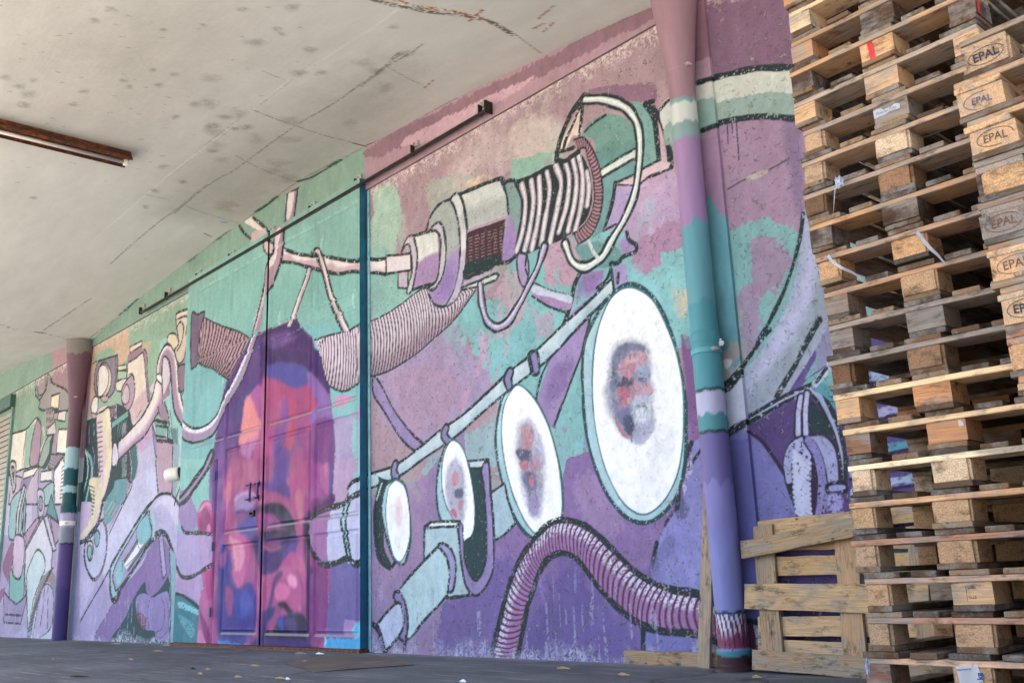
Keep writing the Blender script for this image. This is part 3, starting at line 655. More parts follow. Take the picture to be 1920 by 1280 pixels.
    F('m', '#d8cfae', '240,640 300,600 312,800 318,960 290,1100 240,1280 265,1100 270,900', soft=.03, a=.8)
    S('m', '210,625 255,600 300,575 315,700 322,900 310,1060 270,1220 230,1330', .018)
    for p in ('175,250 200,230 215,240', '345,190 350,330 335,430', '440,330 470,320 480,360', '560,170 570,320 590,470', '480,960 500,900 510,860', '630,960 640,1100 660,1230', '350,700 360,780 350,830', '110,760 150,750 160,840', '95,820 130,820', '330,560 335,640', '300,580 350,570', '440,620 450,700 440,820', '120,1000 135,1100 120,1200',
              '690,700 700,820', '500,700 450,760', '610,720 600,860 620,900', '540,590 500,660', '700,230 690,300 700,360', '790,290 800,420 830,540', '690,180 740,160 790,240', '820,470 850,480 870,400', '755,600 770,720', '800,850 795,1050', '230,900 225,1060'): S('m', p, .011, dry=.3)
    for k in range(10): S('m', '%d,%d %d,%d' % (365 + k * 7, 700 - k * 4, 362 + k * 8, 800 - k * 7), .009, '#5f8f96')
    for k in range(15): S('m', '%d,%d %d,%d' % (212 - (k > 11) * (k - 11) * 8, 690 + k * 37, 250 - (k > 10) * (k - 10) * 12, 680 + k * 37), .024, '#7f6a7a', dry=.1)
    S('m', '120,900 160,960 170,1080 140,1200 125,1280', .07, '#7fb5b8', dry=.1); S('m', '95,880 130,930 140,1060 110,1200', .03, '#cfe0e2'); S('m', '175,870 190,960 165,1100 185,1180', .02, '#9a86b8')
    S('m', '150,700 150,840', .03, '#9678a0'); S('m', '185,700 185,820', .016, '#9dbabc'); S('m', '120,700 118,850', .012)
    for k in range(9): S('m', '395,%d 425,%d' % (700 + k * 13, 690 + k * 13), .012, '#b7a7bd')
    for k in range(12): S('m', '395,%d 430,%d' % (930 + k * 15, 915 + k * 15), .012, '#a8b5bd')
    G('m', '#2f7078', '460,860 500,850 515,1000 490,1120 465,1160 470,1000', j=.002); S('m', '452,900 465,1010 462,1130 440,1220', .02, '#c9a8ba')
    O('m', '#bfa0bc', '345,1130 445,1110 445,1200 400,1280 350,1280', .016); O('m', '#6f9fac', '370,1170 420,1160 425,1250 390,1300 365,1260', .016)
    # pale body
    F('m', '#b9b5d4', '520,860 620,690 650,800 660,900 650,960 660,1100 670,1290 600,1340 400,1340 490,1150 520,1000', j=.003); F('m', '#bd9ac0', '510,820 620,700 630,780 560,900 520,900', soft=.05, a=.8)
    F('n', '#c0bfdc', '480,0 650,-100 670,80 600,180 340,560 300,660 200,800 20,1190 0,1190 80,480 180,400 290,360 400,200', j=.003)
    F('n', '#b5a6cc', '60,480 110,440 120,640 180,740 230,740 180,820 60,1010 50,800', soft=.06, a=.6)
    S('m', '620,690 650,800 672,880 650,960 655,1080 668,1210', .018); O('m', '#9b86b4', '622,690 672,880 650,955 632,840', .012, st=True)
    # looping pipe, upper bend (runs on over the door)
    loopc = lambda u, t, c, sl: lerp(lerp(np.zeros(u.shape + (3,)) + hx('#a98ba6'), hx('#cdbcc8'), np.clip(-t * 2, 0, 1)), hx('#e6e0e0'), np.clip((-t - .35) * 5, 0, 1) * (c.hf[sl] > .35))
    ST('m', '655,340 662,240 695,145 738,100 790,140 812,250 826,420 850,540 885,650', '692,345 700,265 712,218 735,212 752,240 764,330 772,480 795,620 868,745', loopc, .024)
    # big sleeve hose
    ST('m', '600,440 640,370 665,345 690,320 730,330', '720,590 690,560 690,520 690,480 700,470', lambda u, t, c, sl: np.zeros(u.shape + (3,)) + hx('#d0bfcc'), 0)
    ST('m', '370,830 480,720 560,620 620,500 645,390 665,365', '365,975 480,860 560,790 635,670 695,550 705,440',
       lambda u, t, c, sl: lerp(lerp(np.zeros(u.shape + (3,)) + hx('#ddd3d2'), hx('#b28fb4'), np.clip(t * 1.5, 0, 1)), hx('#b9a0cc'), np.clip(.4 - u * 2, 0, .5)), .022)
    O('m', '#e0dcdc', '655,330 690,330 712,400 712,470 700,450 690,400 660,370', .016); O('m', '#cdbfcc', '700,470 700,215 740,215 760,340 740,440 720,500', .016)
    O('m', '#c8c0d8', '330,850 355,850 368,950 345,1010 320,1000', .018); S('m', '345,855 362,930 350,1010', .02, '#e4e2ea')
    G('m', '#9c7a94', '700,500 750,380 755,480 700,520', j=.002); G('m', '#9c7f9c', '665,570 715,530 750,700 690,680', j=.002); S('m', '715,530 740,620 750,710', .018); S('m', '665,570 680,640', .014)
    G('m', '#7fa9a4', '640,660 720,670 735,720 720,800 650,790', j=.003); S('m', '640,670 730,690', .03); S('m', '650,710 735,720', .02); S('m', '645,785 725,800', .02)
    F('m', '#b79bb0', '665,820 780,830 770,1000 770,1225 680,1220 660,1000', j=.003); S('m', '665,820 780,835', .03); S('m', '775,830 772,1020 770,1225', .018); S('m', '740,730 740,810 780,830', .03)
    G('m', '#8fa8b4', '785,850 830,850 810,1100 800,1280 775,1280', j=.003); G('m', '#6f9a9c', '750,725 810,740 820,860 780,840', j=.003)
    for k in range(5): S('m', '%d,730 %d,840' % (755 + k * 14, 745 + k * 14), .012)
    # head flange at left horn
    O('m', '#a48ba0', '800,180 850,120 880,170 860,430 840,460 818,440 830,300', .018); O('m', '#d6c9b4', '745,30 790,20 815,60 820,110 800,170 760,110 735,90', .018)
    O('k', '#cdbfae', '0,190 100,150 110,200 85,330 60,480 20,530 -10,440 20,380', .018); S('k', '0,290 30,240 55,280 40,380 10,440', .018); S('k', '0,225 60,200 85,215 70,330', .016)
    O('k', '#8f7788', '15,560 80,550 60,700 40,730 20,700', .016); G('k', '#c0b8ac', '85,200 115,200 105,530 80,530', j=.002)
    G('k', '#d8c9bd', '5,180 100,145 105,165 10,205', j=.002); S('k', '0,180 100,145', .016)
    # ---- left lower: round plate, tube with window, ribs
    F('n', '#d5cbb0', '150,0 240,0 240,160 190,330 60,470 50,450 140,330 175,200', dry=.2, soft=.03)
    for k in range(8): S('n', '%d,%d %d,%d' % (190 + k * 1 - k * k * .4, 60 + k * 28, 150 + k * 4 - k * k * .2, 40 + k * 30), .012)
    S('n', '250,180 215,320 160,400 100,460 50,470', .04)
    O('n', '#b9bcd8', '120,470 180,400 240,300 270,330 285,450 265,600 220,720 175,740 130,660 112,560', .03); S('n', '250,290 278,400 275,560 240,690 200,735', .05, '#7d6470', dry=.3)
    O('n', '#c9b9a8', '135,470 155,450 178,480 170,580 150,600 135,560', .02); O('n', '#7fb6c4', '140,500 158,485 168,530 155,590 138,570', .014); O('n', '#7fa9bc', '190,400 210,375 228,400 220,480 200,495 188,450', .018)
    S('n', '60,470 50,700 30,1000 20,1190', .014)
    F('n', '#5f9aa0', '260,180 330,60 350,0 440,0 430,100 330,280 270,330', dry=.25)
    for k in range(6): S('n', '%d,%d %d,%d' % (270 + k * 12, 250 + 6 * k, 320 + k * 10, 160 + 8 * k), .012, '#a07860' if k % 2 else '#c9c0c8')
    S('n', '450,0 400,140 340,280 290,380', .03, '#a089b8'); S('n', '440,0 470,40 380,230 300,400', .016)
    F('n', '#a79cc8', '100,1200 190,1180 330,920 345,900 300,860 250,700 170,830 30,1180', soft=.05, a=.8)
    S('n', '300,670 230,800 120,990 20,1180', .018); S('n', '345,900 260,1040 200,1140 190,1200', .012, dry=.4)
    G('n', '#8a72ac', '345,900 380,830 540,640 640,430 700,400 750,500 760,900 600,860 570,760 500,850 310,1240 190,1240 200,1140', j=.003)
    F('n', '#1f4f58', '575,760 595,870 640,840 740,720 760,1240 310,1240 400,1060 500,850', j=.01)
    F('n', '#8d74ae', '590,860 575,760 640,600 720,600 740,700 690,800 630,860', j=.002); F('n', '#9184bc', '500,890 560,845 620,880 680,850 745,850 750,1100 740,1200 650,1190 640,1130 580,1120 520,1050', j=.005)
    for p in ('600,900 585,1000 600,1110', '690,870 715,960 700,1100 650,1140', '725,880 745,1000 735,1130 660,1200', '515,920 520,1020 560,1110'): S('n', p, .014, '#7a3f50')
    F('n', '#7a4a58', '505,1000 540,990 580,1050 560,1120 520,1060', dry=.35)
    O('n', '#9fc0cc', '335,600 590,190 640,230 648,420 600,480 370,840 320,880 305,700', .03); O('n', '#a9a2cc', '345,640 575,250 600,300 605,450 380,800 340,790', .018)
    ST('n', '400,620 560,370', '440,680 610,440', lambda u, t, c, sl: lerp(np.zeros(u.shape + (3,)) + hx('#e0e2ec'), hx('#4f4a68'), (np.abs(t) > .5) * .8), .014)
    F('n', '#7fc0c8', '510,360 560,280 600,300 600,430 530,480', dry=.2); F('n', '#86c6cc', '350,700 400,600 410,680 370,790', j=.003)
    for p in ('500,360 520,500 560,520', '575,240 620,320 615,470 590,500', '400,600 395,680', '430,640 600,460', '380,800 600,520'): S('n', p, .014, '#3d5a6a')
    S('n', '600,200 635,280 640,440', .04, '#8fc4cc', dry=.1); S('n', '305,700 310,860 345,905 380,850', .035)
    F('n', '#b6aed2', '610,180 700,100 780,120 850,220 860,370 1080,400 1080,620 920,720 860,730 830,690 760,500 700,390 650,400 640,280', j=.003)
    F('n', '#cfcbe4', '640,200 700,125 770,130 820,210 850,300 800,330 740,220 690,180', soft=.05, a=.8); F('n', '#c9c2de', '860,400 1000,400 1060,420 1050,470 900,470', soft=.03, a=.8); F('n', '#9d88bb', '850,640 920,690 1040,620 1060,560 960,620 880,610', soft=.04, a=.8)
    F('n', '#a995c4', '650,400 700,385 760,470 830,660 790,640 740,480', soft=.03, a=.6)
    S('n', '560,240 610,180 650,130 700,100 760,105 810,160 850,220', .022); S('n', '650,400 700,388 740,430 770,520 800,610 830,690 870,728 930,720 1000,680 1075,620', .042); S('n', '840,340 870,378 960,385 1075,400', .036)
    O('n', '#a49ac6', '670,420 700,400 730,700 700,740', .014, st=True); G('n', '#88aebc', '752,500 800,560 802,850 800,1240 755,1240', j=.002); S('n', '752,510 760,850 757,1240', .014)
    # ---- far left bay
    G('', '#86a392', '-200,760 140,640 150,880 -200,960', j=.0); G('', '#a0808c', '98,690 150,660 150,760 100,740', j=.03)
    G('', '#a89cc0', '-200,960 150,860 150,1240 -200,1240', j=.02); G('', '#b7b3cc', '-200,900 60,870 60,1000 -200,1010', j=.02)
    O('o', '#9a9498', '320,480 300,330 390,260 420,330 540,400 550,540 480,560 400,540 350,550 310,530', .024); O('o', '#8fa39a', '285,300 350,180 385,270 370,380 320,470 285,430', .03, st=True)
    O('o', '#9b9096', '300,310 345,220 370,290 355,400 315,430 300,390', .02); S('o', '350,190 400,180 415,250 410,325', .024)
    O('o', '#dccdb8', '412,435 480,412 465,540 405,525', .02, st=True)
    O('o', '#dcd4c8', '80,750 210,700 300,610 300,800 250,990 180,1020 50,1060 60,850', .024); G('o', '#93b3a4', '205,720 280,640 250,850 240,990 190,1010', j=.003); S('o', '210,705 195,850 180,1020', .02)
    O('o', '#a58aa0', '300,620 320,640 330,690 320,850 300,980 240,990 250,830 280,680', .024); O('o', '#96a6a0', '350,830 400,740 420,760 390,900 340,1000 310,980', .02)
    S('o', '345,690 355,780 325,870', .05, '#ccb8bc', dry=.1); F('o', '#2f4b4c', '400,800 430,740 410,900 370,1010 340,1010 390,900', j=.004)
    G('o', '#a58c98', '365,540 420,540 420,700 375,690', j=.003)
    for k in range(5): S('o', '%d,545 %d,690' % (372 + k * 11, 372 + k * 11), .014)
    O('o', '#d4cbc6', '470,560 530,550 520,640 460,630', .02, st=True); O('o', '#c9c2c0', '375,700 440,640 450,740 375,750', .02, st=True); O('o', '#a594a0', '430,570 470,560 460,620 430,630', .02, st=True)
    O('o', '#dcd8cc', '470,700 550,700 535,900 450,890', .02, st=True); G('o', '#a888b0', '440,740 470,700 450,880 420,900', j=.003)
    O('o', '#9a8a9e', '410,900 520,900 420,1030 385,1010', .02, st=True)
    for k in range(6): S('o', '%d,905 %d,1010' % (425 + k * 14, 395 + k * 12), .01)
    O('o', '#d6d2d4', '430,1040 500,930 530,1000 530,1300 440,1300', .022, st=True)
    for k in range(9): S('o', '%d,%d %d,%d' % (495 - 2 * k, 1010 + k * 30, 520, 985 + k * 32), .014)
    O('o', '#d2cfd2', '330,1040 420,1025 415,1110 320,1120', .02, st=True)
    O('o', '#b7a9bc', '95,1060 180,1090 310,1000 300,1300 70,1300', .022, st=True); O('o', '#d9d2cc', '190,1040 310,995 270,1070 180,1100', .02, st=True); G('o', '#8b7ca4', '170,1110 260,1075 200,1230 140,1260', j=.003)
    TB('o', '#c9bcc0', '110,1180 95,1080 85,1000 105,975 120,1010 115,1170', .06); O('o', '#8fb3b8', '330,1200 420,1120 430,1200 400,1300 330,1300', .02)
    O('p', '#8db4b8', '100,60 210,-30 180,150 160,350 75,380 80,200', .022); TB('p', '#c9bccc', '190,-20 150,150 135,350', .09); TB('p', '#8b9fb0', '200,100 190,320', .07)
    O('p', '#bfaac4', '120,360 190,380 190,560 160,690 110,680 105,520', .024); O('p', '#77ada8', '85,620 110,680 160,700 190,580 195,700 185,850 130,910 75,860', .024)
    O('p', '#9a8bb4', '30,800 75,860 130,905 185,860 230,800 180,1000 165,1060 30,1050', .022, st=True); S('p', '40,985 170,995', .022)
    O('p', '#4f9096', '370,180 410,30 470,250 400,200', .022, st=True); O('p', '#bcb2cc', '300,0 350,10 350,170 310,200', .02); O('p', '#87959f', '315,50 340,60 335,150 312,140', .018)
    O('p', '#b08ea8', '205,330 300,210 320,230 205,450', .02, st=True); O('p', '#c6c6d4', '205,470 345,210 420,480 410,560 440,1200 240,1200 200,700', .022, st=True)
    O('p', '#c0b6d0', '350,210 380,190 450,470 425,480', .02, st=True); O('p', '#a58aac', '400,205 475,260 480,380 440,430', .02, st=True)
    O('p', '#bccfd4', '250,560 300,470 350,520 360,620 320,720 260,900 230,1160 215,700', .022)
    S('p', '230,1180 270,960 320,780 380,690 430,720 445,850', .2, '#7d8f98', dry=.1); S('p', '230,1180 270,960 320,780 380,690 430,720', .1, '#a5787c', dry=.45)
    for k in range(22):
        tt = k / 21; x = 222 + 175 * tt ** 1.2; y = 1170 - 530 * tt ** .8; S('p', '%d,%d %d,%d' % (x, y, x + 30, y - 26), .014)
    O('p', '#b3a8cc', '340,780 420,790 410,1080 300,1180 260,1180', .016); S('p', '355,760 350,900 320,1080', .016); S('p', '385,750 380,1100', .014); S('p', '440,870 420,1090', .014)
    F('p', '#8f5f86', '0,800 60,740 20,600 100,400 95,600 30,820 0,900', j=.005)

def paint_door():
    # sky-green ground, getting bluer low down; the light's tint is kept in the colours
    G('', '#88b2a6', '300,250 720,250 720,620 300,640', j=0); F('', '#7fb6b0', '350,560 690,480 690,700 340,760', soft=.5)
    G('', '#79b6ba', '320,640 700,600 700,1240 300,1240', j=.02); F('', '#7fb7b4', '430,450 680,380 680,440 430,540', soft=.3, a=.5)
    for x, y in ((440, 640), (475, 600), (430, 760), (660, 560), (600, 460), (398, 610), (415, 700), (520, 600)): F('', '#b9d8da', '%d,%d %d,%d %d,%d' % (x, y, x + 5, y - 20, x + 2, y + 26), dry=.45, a=.7)
    # right side of the head: mauve haze and blue panel
    F('k', '#a79bc0', '1100,960 1200,900 1330,880 1340,1300 1100,1300', j=.05); F('k', '#c193b4', '1130,770 1200,740 1240,790 1180,830 1120,820', j=.04); F('k', '#86c2c4', '1240,950 1300,960 1320,1300 1260,1250', j=.06, a=.8)
    G('l', '#b79cc0', '1000,0 1225,0 1225,1240 960,1240', j=.01); F('l', '#86c4c8', '1180,-40 1225,-40 1225,120 1150,150', j=.05, a=.8)
    F('l', '#7064a4', '1010,680 1180,670 1195,900 1190,1150 1060,1190 970,1180 985,900', j=.02); G('l', '#a585ba', '1090,1040 1190,1050 1190,1150 1080,1150', j=.01)
    F('l', '#5fc4e4', '1140,1100 1195,1050 1195,1160 1150,1150', j=.03, dry=.2); G('l', '#35a6dc', '960,1150 1060,1170 1225,1150 1225,1260 960,1240', j=.03); F('l', '#7fd0ea', '960,1130 980,1180 960,1210', j=.02)
    # left of wicket: collar, neck, ear
    G('l', '#86c2be', '0,0 260,0 240,400 -50,430', j=.01); F('l', '#9a86b8', '0,230 70,210 130,330 120,460 40,450 0,330', j=.03)
    G('l', '#b9a2cc', '-40,470 160,480 160,900 0,880 -60,700', j=.01); F('l', '#b095c6', '20,760 150,740 160,980 60,920 10,850', j=.02)
    F('l', '#1f7f92', '0,880 60,890 150,960 150,1230 -60,1230 -60,880', j=.005); F('l', '#7fc4d0', '20,930 140,980 140,1010 30,970', j=.03, dry=.3); F('l', '#5aa9ba', '20,1010 120,1080 100,1160 40,1080', dry=.4, soft=.03); S('l', '0,870 60,895 150,965', .03)
    G('l', '#b9619c', '160,850 240,800 240,1240 130,1240', j=.01); F('l', '#8f3f80', '150,980 210,1100 215,1200 190,1180', soft=.03); F('l', '#cf86b4', '150,1100 190,1180 200,1230 140,1230', soft=.03, a=.7)
    O('l', '#c0559a', '150,320 180,270 230,275 255,330 255,480 245,700 220,890 190,900 170,780 155,650 145,480 135,400', .0, j=.002)
    F('l', '#8a2f72', '150,420 165,330 200,320 240,400 240,470 180,470 165,600', soft=.02, a=.8); F('l', '#d678b4', '200,440 215,420 225,460 205,470', soft=.02); F('l', '#d884b6', '150,330 190,280 240,300 250,350 200,300 160,340', soft=.02)
    F('l', '#b43f8c', '190,700 240,690 235,880 200,890', soft=.04); F('l', '#e090c0', '160,500 200,560 230,700 180,700', soft=.04, a=.7)
    S('l', '240,480 245,620', .03, '#7a4f86')
    # nozzle into ear
    F('l', '#a79ac8', '-60,460 60,478 150,482 240,485 245,620 220,690 130,745 60,770 10,740 -60,650', j=.002, a=.82); S('l', '35,440 60,475 140,480 240,486', .034); S('l', '-60,650 0,700 30,755 70,770 130,750 190,710 240,680', .04)
    # ---- head
    head = '510,370 600,310 660,285 760,240 850,220 880,285 960,340 985,430 1030,470 1050,590 1080,650 1085,740 1105,900 1120,1150 1095,1300 1080,1500 1060,1900 1000,2300 880,2500 300,2500 250,2300 255,1500 240,1280 270,1100 310,830 360,640 440,520'
    G('k', '#8d3f86', head, j=.01)
    # upper-left shadow and hair
    F('k', '#6a3f8f', '500,400 600,320 620,560 520,740 480,900 450,1060 440,1200 400,1300 300,1500 250,1300 270,1100 310,830 360,640', j=.03)
    F('k', '#5b3f86', '420,560 520,520 580,600 500,720 480,880 460,1000 400,960 380,800', j=.03); F('k', '#7a4fa0', '240,1280 330,1080 330,1300 300,1600 240,1500', j=.03, a=.8)
    G('k', '#4a2a6e', '600,330 650,290 760,240 850,220 880,285 960,340 970,450 1020,450 1040,600 1085,660 1080,745 1020,735 990,640 930,570 860,540 700,520 640,560 600,640 510,720 560,520', j=.03)
    F('k', '#6d4a92', '620,350 760,300 850,330 780,390 660,400', j=.05, a=.8); F('k', '#563578', '700,400 940,380 950,520 800,500 680,500', j=.05, a=.7)
    # forehead
    F('k', '#5a4e9a', '610,640 680,540 760,530 900,560 930,650 870,715 800,700 730,650 640,640 500,740 530,700', j=.02)
    F('k', '#b5508f', '610,650 660,640 760,680 860,740 930,690 960,780 1060,900 1090,1000 1080,1300 620,1300 600,1000', j=.02)
    F('k', '#b04a8a', '590,780 640,700 700,700 720,850 700,1100 640,1100 600,1000', j=.03); F('k', '#c0527f', '690,700 760,760 770,900 740,1000 700,860', j=.03, a=.8)
    F('k', '#a94a8c', '780,720 930,700 940,900 900,1000 800,950', j=.04); F('k', '#7f5fae', '930,590 1000,640 1060,760 1080,850 1000,850 940,760', j=.02); F('k', '#8a63b0', '950,850 1080,850 1090,930 960,960', j=.02)
    F('k', '#784a9c', '690,1000 760,900 800,1100 780,1300 690,1300', j=.04, a=.8); F('k', '#c05068', '760,1060 830,950 850,1060 790,1250 770,1300 700,1280', j=.04, a=.8); F('k', '#7a4f9c', '810,1100 870,1000 880,1300 800,1300', j=.04, a=.8)
    F('k', '#944090', '950,970 1090,940 1110,1100 1100,1300 960,1300', j=.02); F('k', '#c0508c', '1040,1100 1085,1020 1080,1250 1050,1300 1030,1200', j=.02, a=.8); F('k', '#6b4f98', '1085,920 1110,1000 1118,1160 1095,1300 1085,1200', j=.01)
    # highlight left forehead
    F('k', '#d98f98', '500,780 540,740 570,860 590,900 590,1010 550,1100 480,1160 450,1130 460,1000 480,860', j=.02); F('k', '#dd9a9a', '510,900 560,860 570,980 520,1060 480,1060', soft=.05, j=.03)
    F('k', '#b877b0', '440,1140 540,1060 560,1040 540,1160 500,1220 460,1200', j=.05, dry=.15); F('k', '#bb5a96', '590,1000 620,900 620,1300 560,1300 540,1200', j=.03, a=.8)
    F('k', '#9a4688', '360,1140 450,1150 500,1220 560,1200 580,1300 340,1300', j=.04)
    # ---- lower face (tile l)
    G('l', '#a64a8e', '270,0 1010,0 1010,200 1000,700 960,1240 235,1240', j=.01)
    F('l', '#73489c', '280,0 340,0 320,200 300,480 270,560 260,300', j=.02, a=.8); F('l', '#b2588c', '340,60 500,0 520,150 400,200 330,300 310,240', j=.04)
    F('l', '#a88ab8', '390,230 460,210 520,260 470,330 400,340 385,280', j=.04, a=.85); F('l', '#cf7892', '320,180 350,150 345,260 310,330', j=.03, a=.8)
    F('l', '#5a4ca8', '430,340 480,320 500,370 460,440 400,450 420,380', j=.03); F('l', '#c56c98', '345,490 420,470 470,560 470,640 440,760 400,860 370,780 400,640 350,580', j=.03)
    F('l', '#d08ab4', '360,590 420,540 450,640 420,760 380,780', soft=.05, j=.03, a=.8); F('l', '#d98f90', '350,500 400,490 400,560 360,560', soft=.03)
    F('l', '#4f4a9c', '285,560 340,600 370,760 400,860 460,880 490,1000 480,1180 280,1180 270,900', j=.03); F('l', '#3a3c92', '300,850 380,880 440,960 420,1100 340,1120 290,1000', soft=.04, j=.03)
    F('l', '#7a4aa0', '300,700 360,720 370,840 320,860', j=.04, a=.8); F('l', '#b8568f', '330,870 370,860 350,1010 330,1010', j=.03, a=.7); F('l', '#8c4a98', '440,860 500,800 500,1150 460,1160', j=.03, a=.8)
    F('l', '#a9508c', '550,0 640,0 620,120 580,200 550,180', j=.04); F('l', '#7a4c9c', '640,0 700,0 740,180 700,240 600,190 620,120', j=.04, a=.85); F('l', '#5a4a96', '570,150 660,170 700,110 760,170 720,270 640,210', j=.04, a=.85)
    F('l', '#b04f86', '700,0 860,0 850,200 800,240 740,180', j=.04); F('l', '#c47a84', '720,0 760,60 750,180 720,140', j=.03, a=.6); F('l', '#b45a90', '560,210 700,240 740,320 660,300 560,320', j=.03, a=.9)
    F('l', '#a34a9c', '870,0 1000,0 1000,220 900,260 860,200', j=.03); F('l', '#c070a4', '940,60 990,20 980,220 940,180', j=.02, a=.8); F('l', '#5f4a98', '990,0 1015,0 1010,260 990,260', j=.01)
    # brow + eye socket
    F('l', '#3d2d5c', '500,320 560,295 660,300 720,360 740,440 690,440 640,370 560,350 500,340', j=.01); F('l', '#4a3a7c', '470,480 540,500 640,490 740,470 760,520 720,640 640,720 560,760 520,640', j=.02)
    F('l', '#93508e', '560,390 640,390 660,430 600,450 550,440', j=.02, a=.9); F('l', '#3a2f66', '540,470 700,450 740,470 640,500 560,500', j=.01); F('l', '#55366f', '560,530 700,520 720,580 640,620 570,590', j=.02, a=.9)
    F('l', '#8d4f96', '570,560 640,560 620,600 580,600', soft=.03); F('l', '#5a3f80', '550,620 660,640 700,600 640,720 570,750', soft=.03, j=.02)
    F('l', '#5b4fae', '700,500 800,480 790,560 700,660 650,700 690,600', j=.02, a=.8); F('l', '#c05c98', '760,420 830,400 820,640 800,700 740,640 790,540', j=.03, a=.85)
    F('l', '#553068', '860,400 1000,230 1015,300 900,360 860,700 920,720 930,660 1000,680 900,800 850,700 830,500', j=.02, a=.85); F('l', '#7a3f80', '880,270 990,255 1010,290 900,340 860,380', j=.01)
    # nose
    F('l', '#c2629c', '560,760 680,700 740,640 800,620 840,720 840,880 800,980 700,920 640,940 600,1000 540,960', j=.02); F('l', '#3c4688', '610,1060 570,1080 600,880 640,760 690,740 650,820 630,900 640,980', j=.01)
    F('l', '#db8cb4', '640,860 690,810 740,850 740,900 690,930 650,920', soft=.03); F('l', '#e09ac0', '700,740 760,740 785,800 760,830 720,780', soft=.02); F('l', '#cf74ac', '680,700 740,720 720,800 690,790', soft=.02)
    F('l', '#c2558c', '760,640 830,700 840,860 800,940 760,900 790,800', soft=.04, a=.8); F('l', '#352a58', '660,940 700,922 745,960 755,1020 720,990 680,970', j=.005); F('l', '#b95a9c', '670,990 710,960 740,1020 700,1060', soft=.02)
    # mouth / beard
    F('l', '#2f2d66', '620,1060 700,1020 820,1040 850,1120 840,1240 600,1240 600,1150', j=.02); F('l', '#4a4a9c', '650,1060 720,1040 720,1150 640,1140', j=.03); F('l', '#b0549a', '580,1080 640,1010 650,1060 600,1150 570,1160', j=.02); F('l', '#5c3a86', '540,960 600,980 570,1100 540,1240 520,1240', j=.03, a=.8)
    F('l', '#1f2550', '800,1080 840,1060 850,1200 800,1180', j=.01); F('l', '#44307c', '540,1150 880,1190 880,1240 510,1240', j=.01)
    F('l', '#8c3f86', '870,760 960,720 980,900 950,1180 860,1160', j=.02); F('l', '#5f2f6c', '850,700 885,760 880,1160 845,1100', soft=.02); F('l', '#6a4aa0', '940,1000 975,900 960,1130', soft=.02)
    G('l', '#3f8fd8', '270,1180 460,1200 460,1240 265,1240', j=.03, dry=.25)
    def soften(c):
        P = crom(c.m(pts('k', head)), False, 3); al = np.clip(-c.sd(c.m(pts('k', head)), c.X, c.Z) / .04, 0, 1)
        B = c.C.copy()
        for ax, n in ((0, 4), (1, 2)):
            S_ = sum(np.roll(B, k, ax) for k in range(-n, n + 1)); B = S_ / (2 * n + 1)
        X, Z = c.X, c.Z; st = 1 + .34 * (nz(X + .01 * c.n3, Z * .13, 34, 61) - .5) + .22 * (nz(X, Z * .3, 12, 62) - .5)
        B = B * .35 + c.C * .65; B = B * st[..., None] * .93
        c.C = c.C * (1 - al[..., None]) + B * al[..., None]
        c.dabs(c.m(pts('k', head)), 700, .022, .10, .14, 5, .5, .15)
    each(soften)
    # second pass over the face
    F('x', '#46296a', '560,300 700,280 950,300 960,440 800,390 640,400 570,420', j=.02, a=.8); F('x', '#7b569e', '620,190 700,150 800,130 800,200 740,240 640,260', j=.04, dry=.45); F('x', '#6a4a92', '430,240 520,260 520,560 420,560', j=.04, a=.6, dry=.3)
    F('x', '#4a2672', '1000,260 1080,290 1110,440 1165,560 1165,670 1100,670 1050,560 1000,480', j=.02); F('x', '#54307c', '180,700 240,560 330,440 400,360 420,560 380,680 260,800 200,900', j=.02, a=.8)
    F('x', '#5450a0', '575,440 640,400 780,388 900,408 962,455 955,570 900,622 840,630 760,592 690,545 600,520', j=.01); F('x', '#4f3f86', '380,640 530,560 520,630 420,680 390,760 350,950 300,900', j=.015, a=.85)
    F('x', '#a8589c', '440,690 530,600 545,900 500,880 480,800', j=.01); F('x', '#dc868c', '385,740 425,700 445,770 488,830 505,905 490,1060 410,1110 335,1140 355,1000', j=.01)
    F('x', '#a8487c', '590,560 700,560 800,620 940,650 955,800 940,880 590,980 585,700', j=.02, a=.75); F('x', '#86509c', '715,770 770,730 800,880 760,960 710,900', j=.02, a=.8, soft=.04); F('x', '#b84a70', '790,700 850,720 870,900 810,930', j=.02, a=.7, soft=.04)
    F('x', '#8a62ac', '960,480 1010,500 1100,600 1170,720 1170,900 1060,890 1000,720 970,600', j=.01); F('x', '#b0487c', '962,600 1050,760 1000,860 960,830', j=.01); F('x', '#743c86', '1010,960 1190,920 1200,1280 1010,1280', j=.01, a=.7)
    F('x', '#77509a', '660,1150 740,1060 790,1280 680,1290', j=.02, a=.85, soft=.03); F('x', '#b44c72', '790,1060 860,1020 850,1140 790,1220 760,1280 740,1200', j=.02, a=.8, soft=.03); F('x', '#934690', '860,1000 950,980 960,1280 850,1280', j=.02, a=.7)
    F('w', '#644a9c', '460,-20 560,-20 560,140 480,220 400,230 400,180 460,170', j=.02, a=.85, soft=.03); F('w', '#b0508c', '570,20 650,-20 650,380 600,420 560,250', j=.02, a=.75, soft=.03); F('w', '#c07286', '600,260 640,240 645,420 615,430', j=.01, a=.8, soft=.02)
    F('w', '#9a7ab4', '210,290 260,250 340,290 310,360 235,375', j=.02); F('w', '#5a52a4', '220,470 330,380 335,540 270,530', j=.02); F('w', '#8b3f86', '210,390 260,370 290,410 230,450', j=.02, soft=.02)
    F('w', '#332a55', '370,355 440,328 520,350 580,430 605,530 545,560 540,480 480,395 400,375', j=.008); F('w', '#4f3578', '370,545 560,530 605,600 520,720 430,785 372,760', j=.015); F('w', '#3a2b60', '380,530 520,500 580,520 540,560 400,560', j=.01)
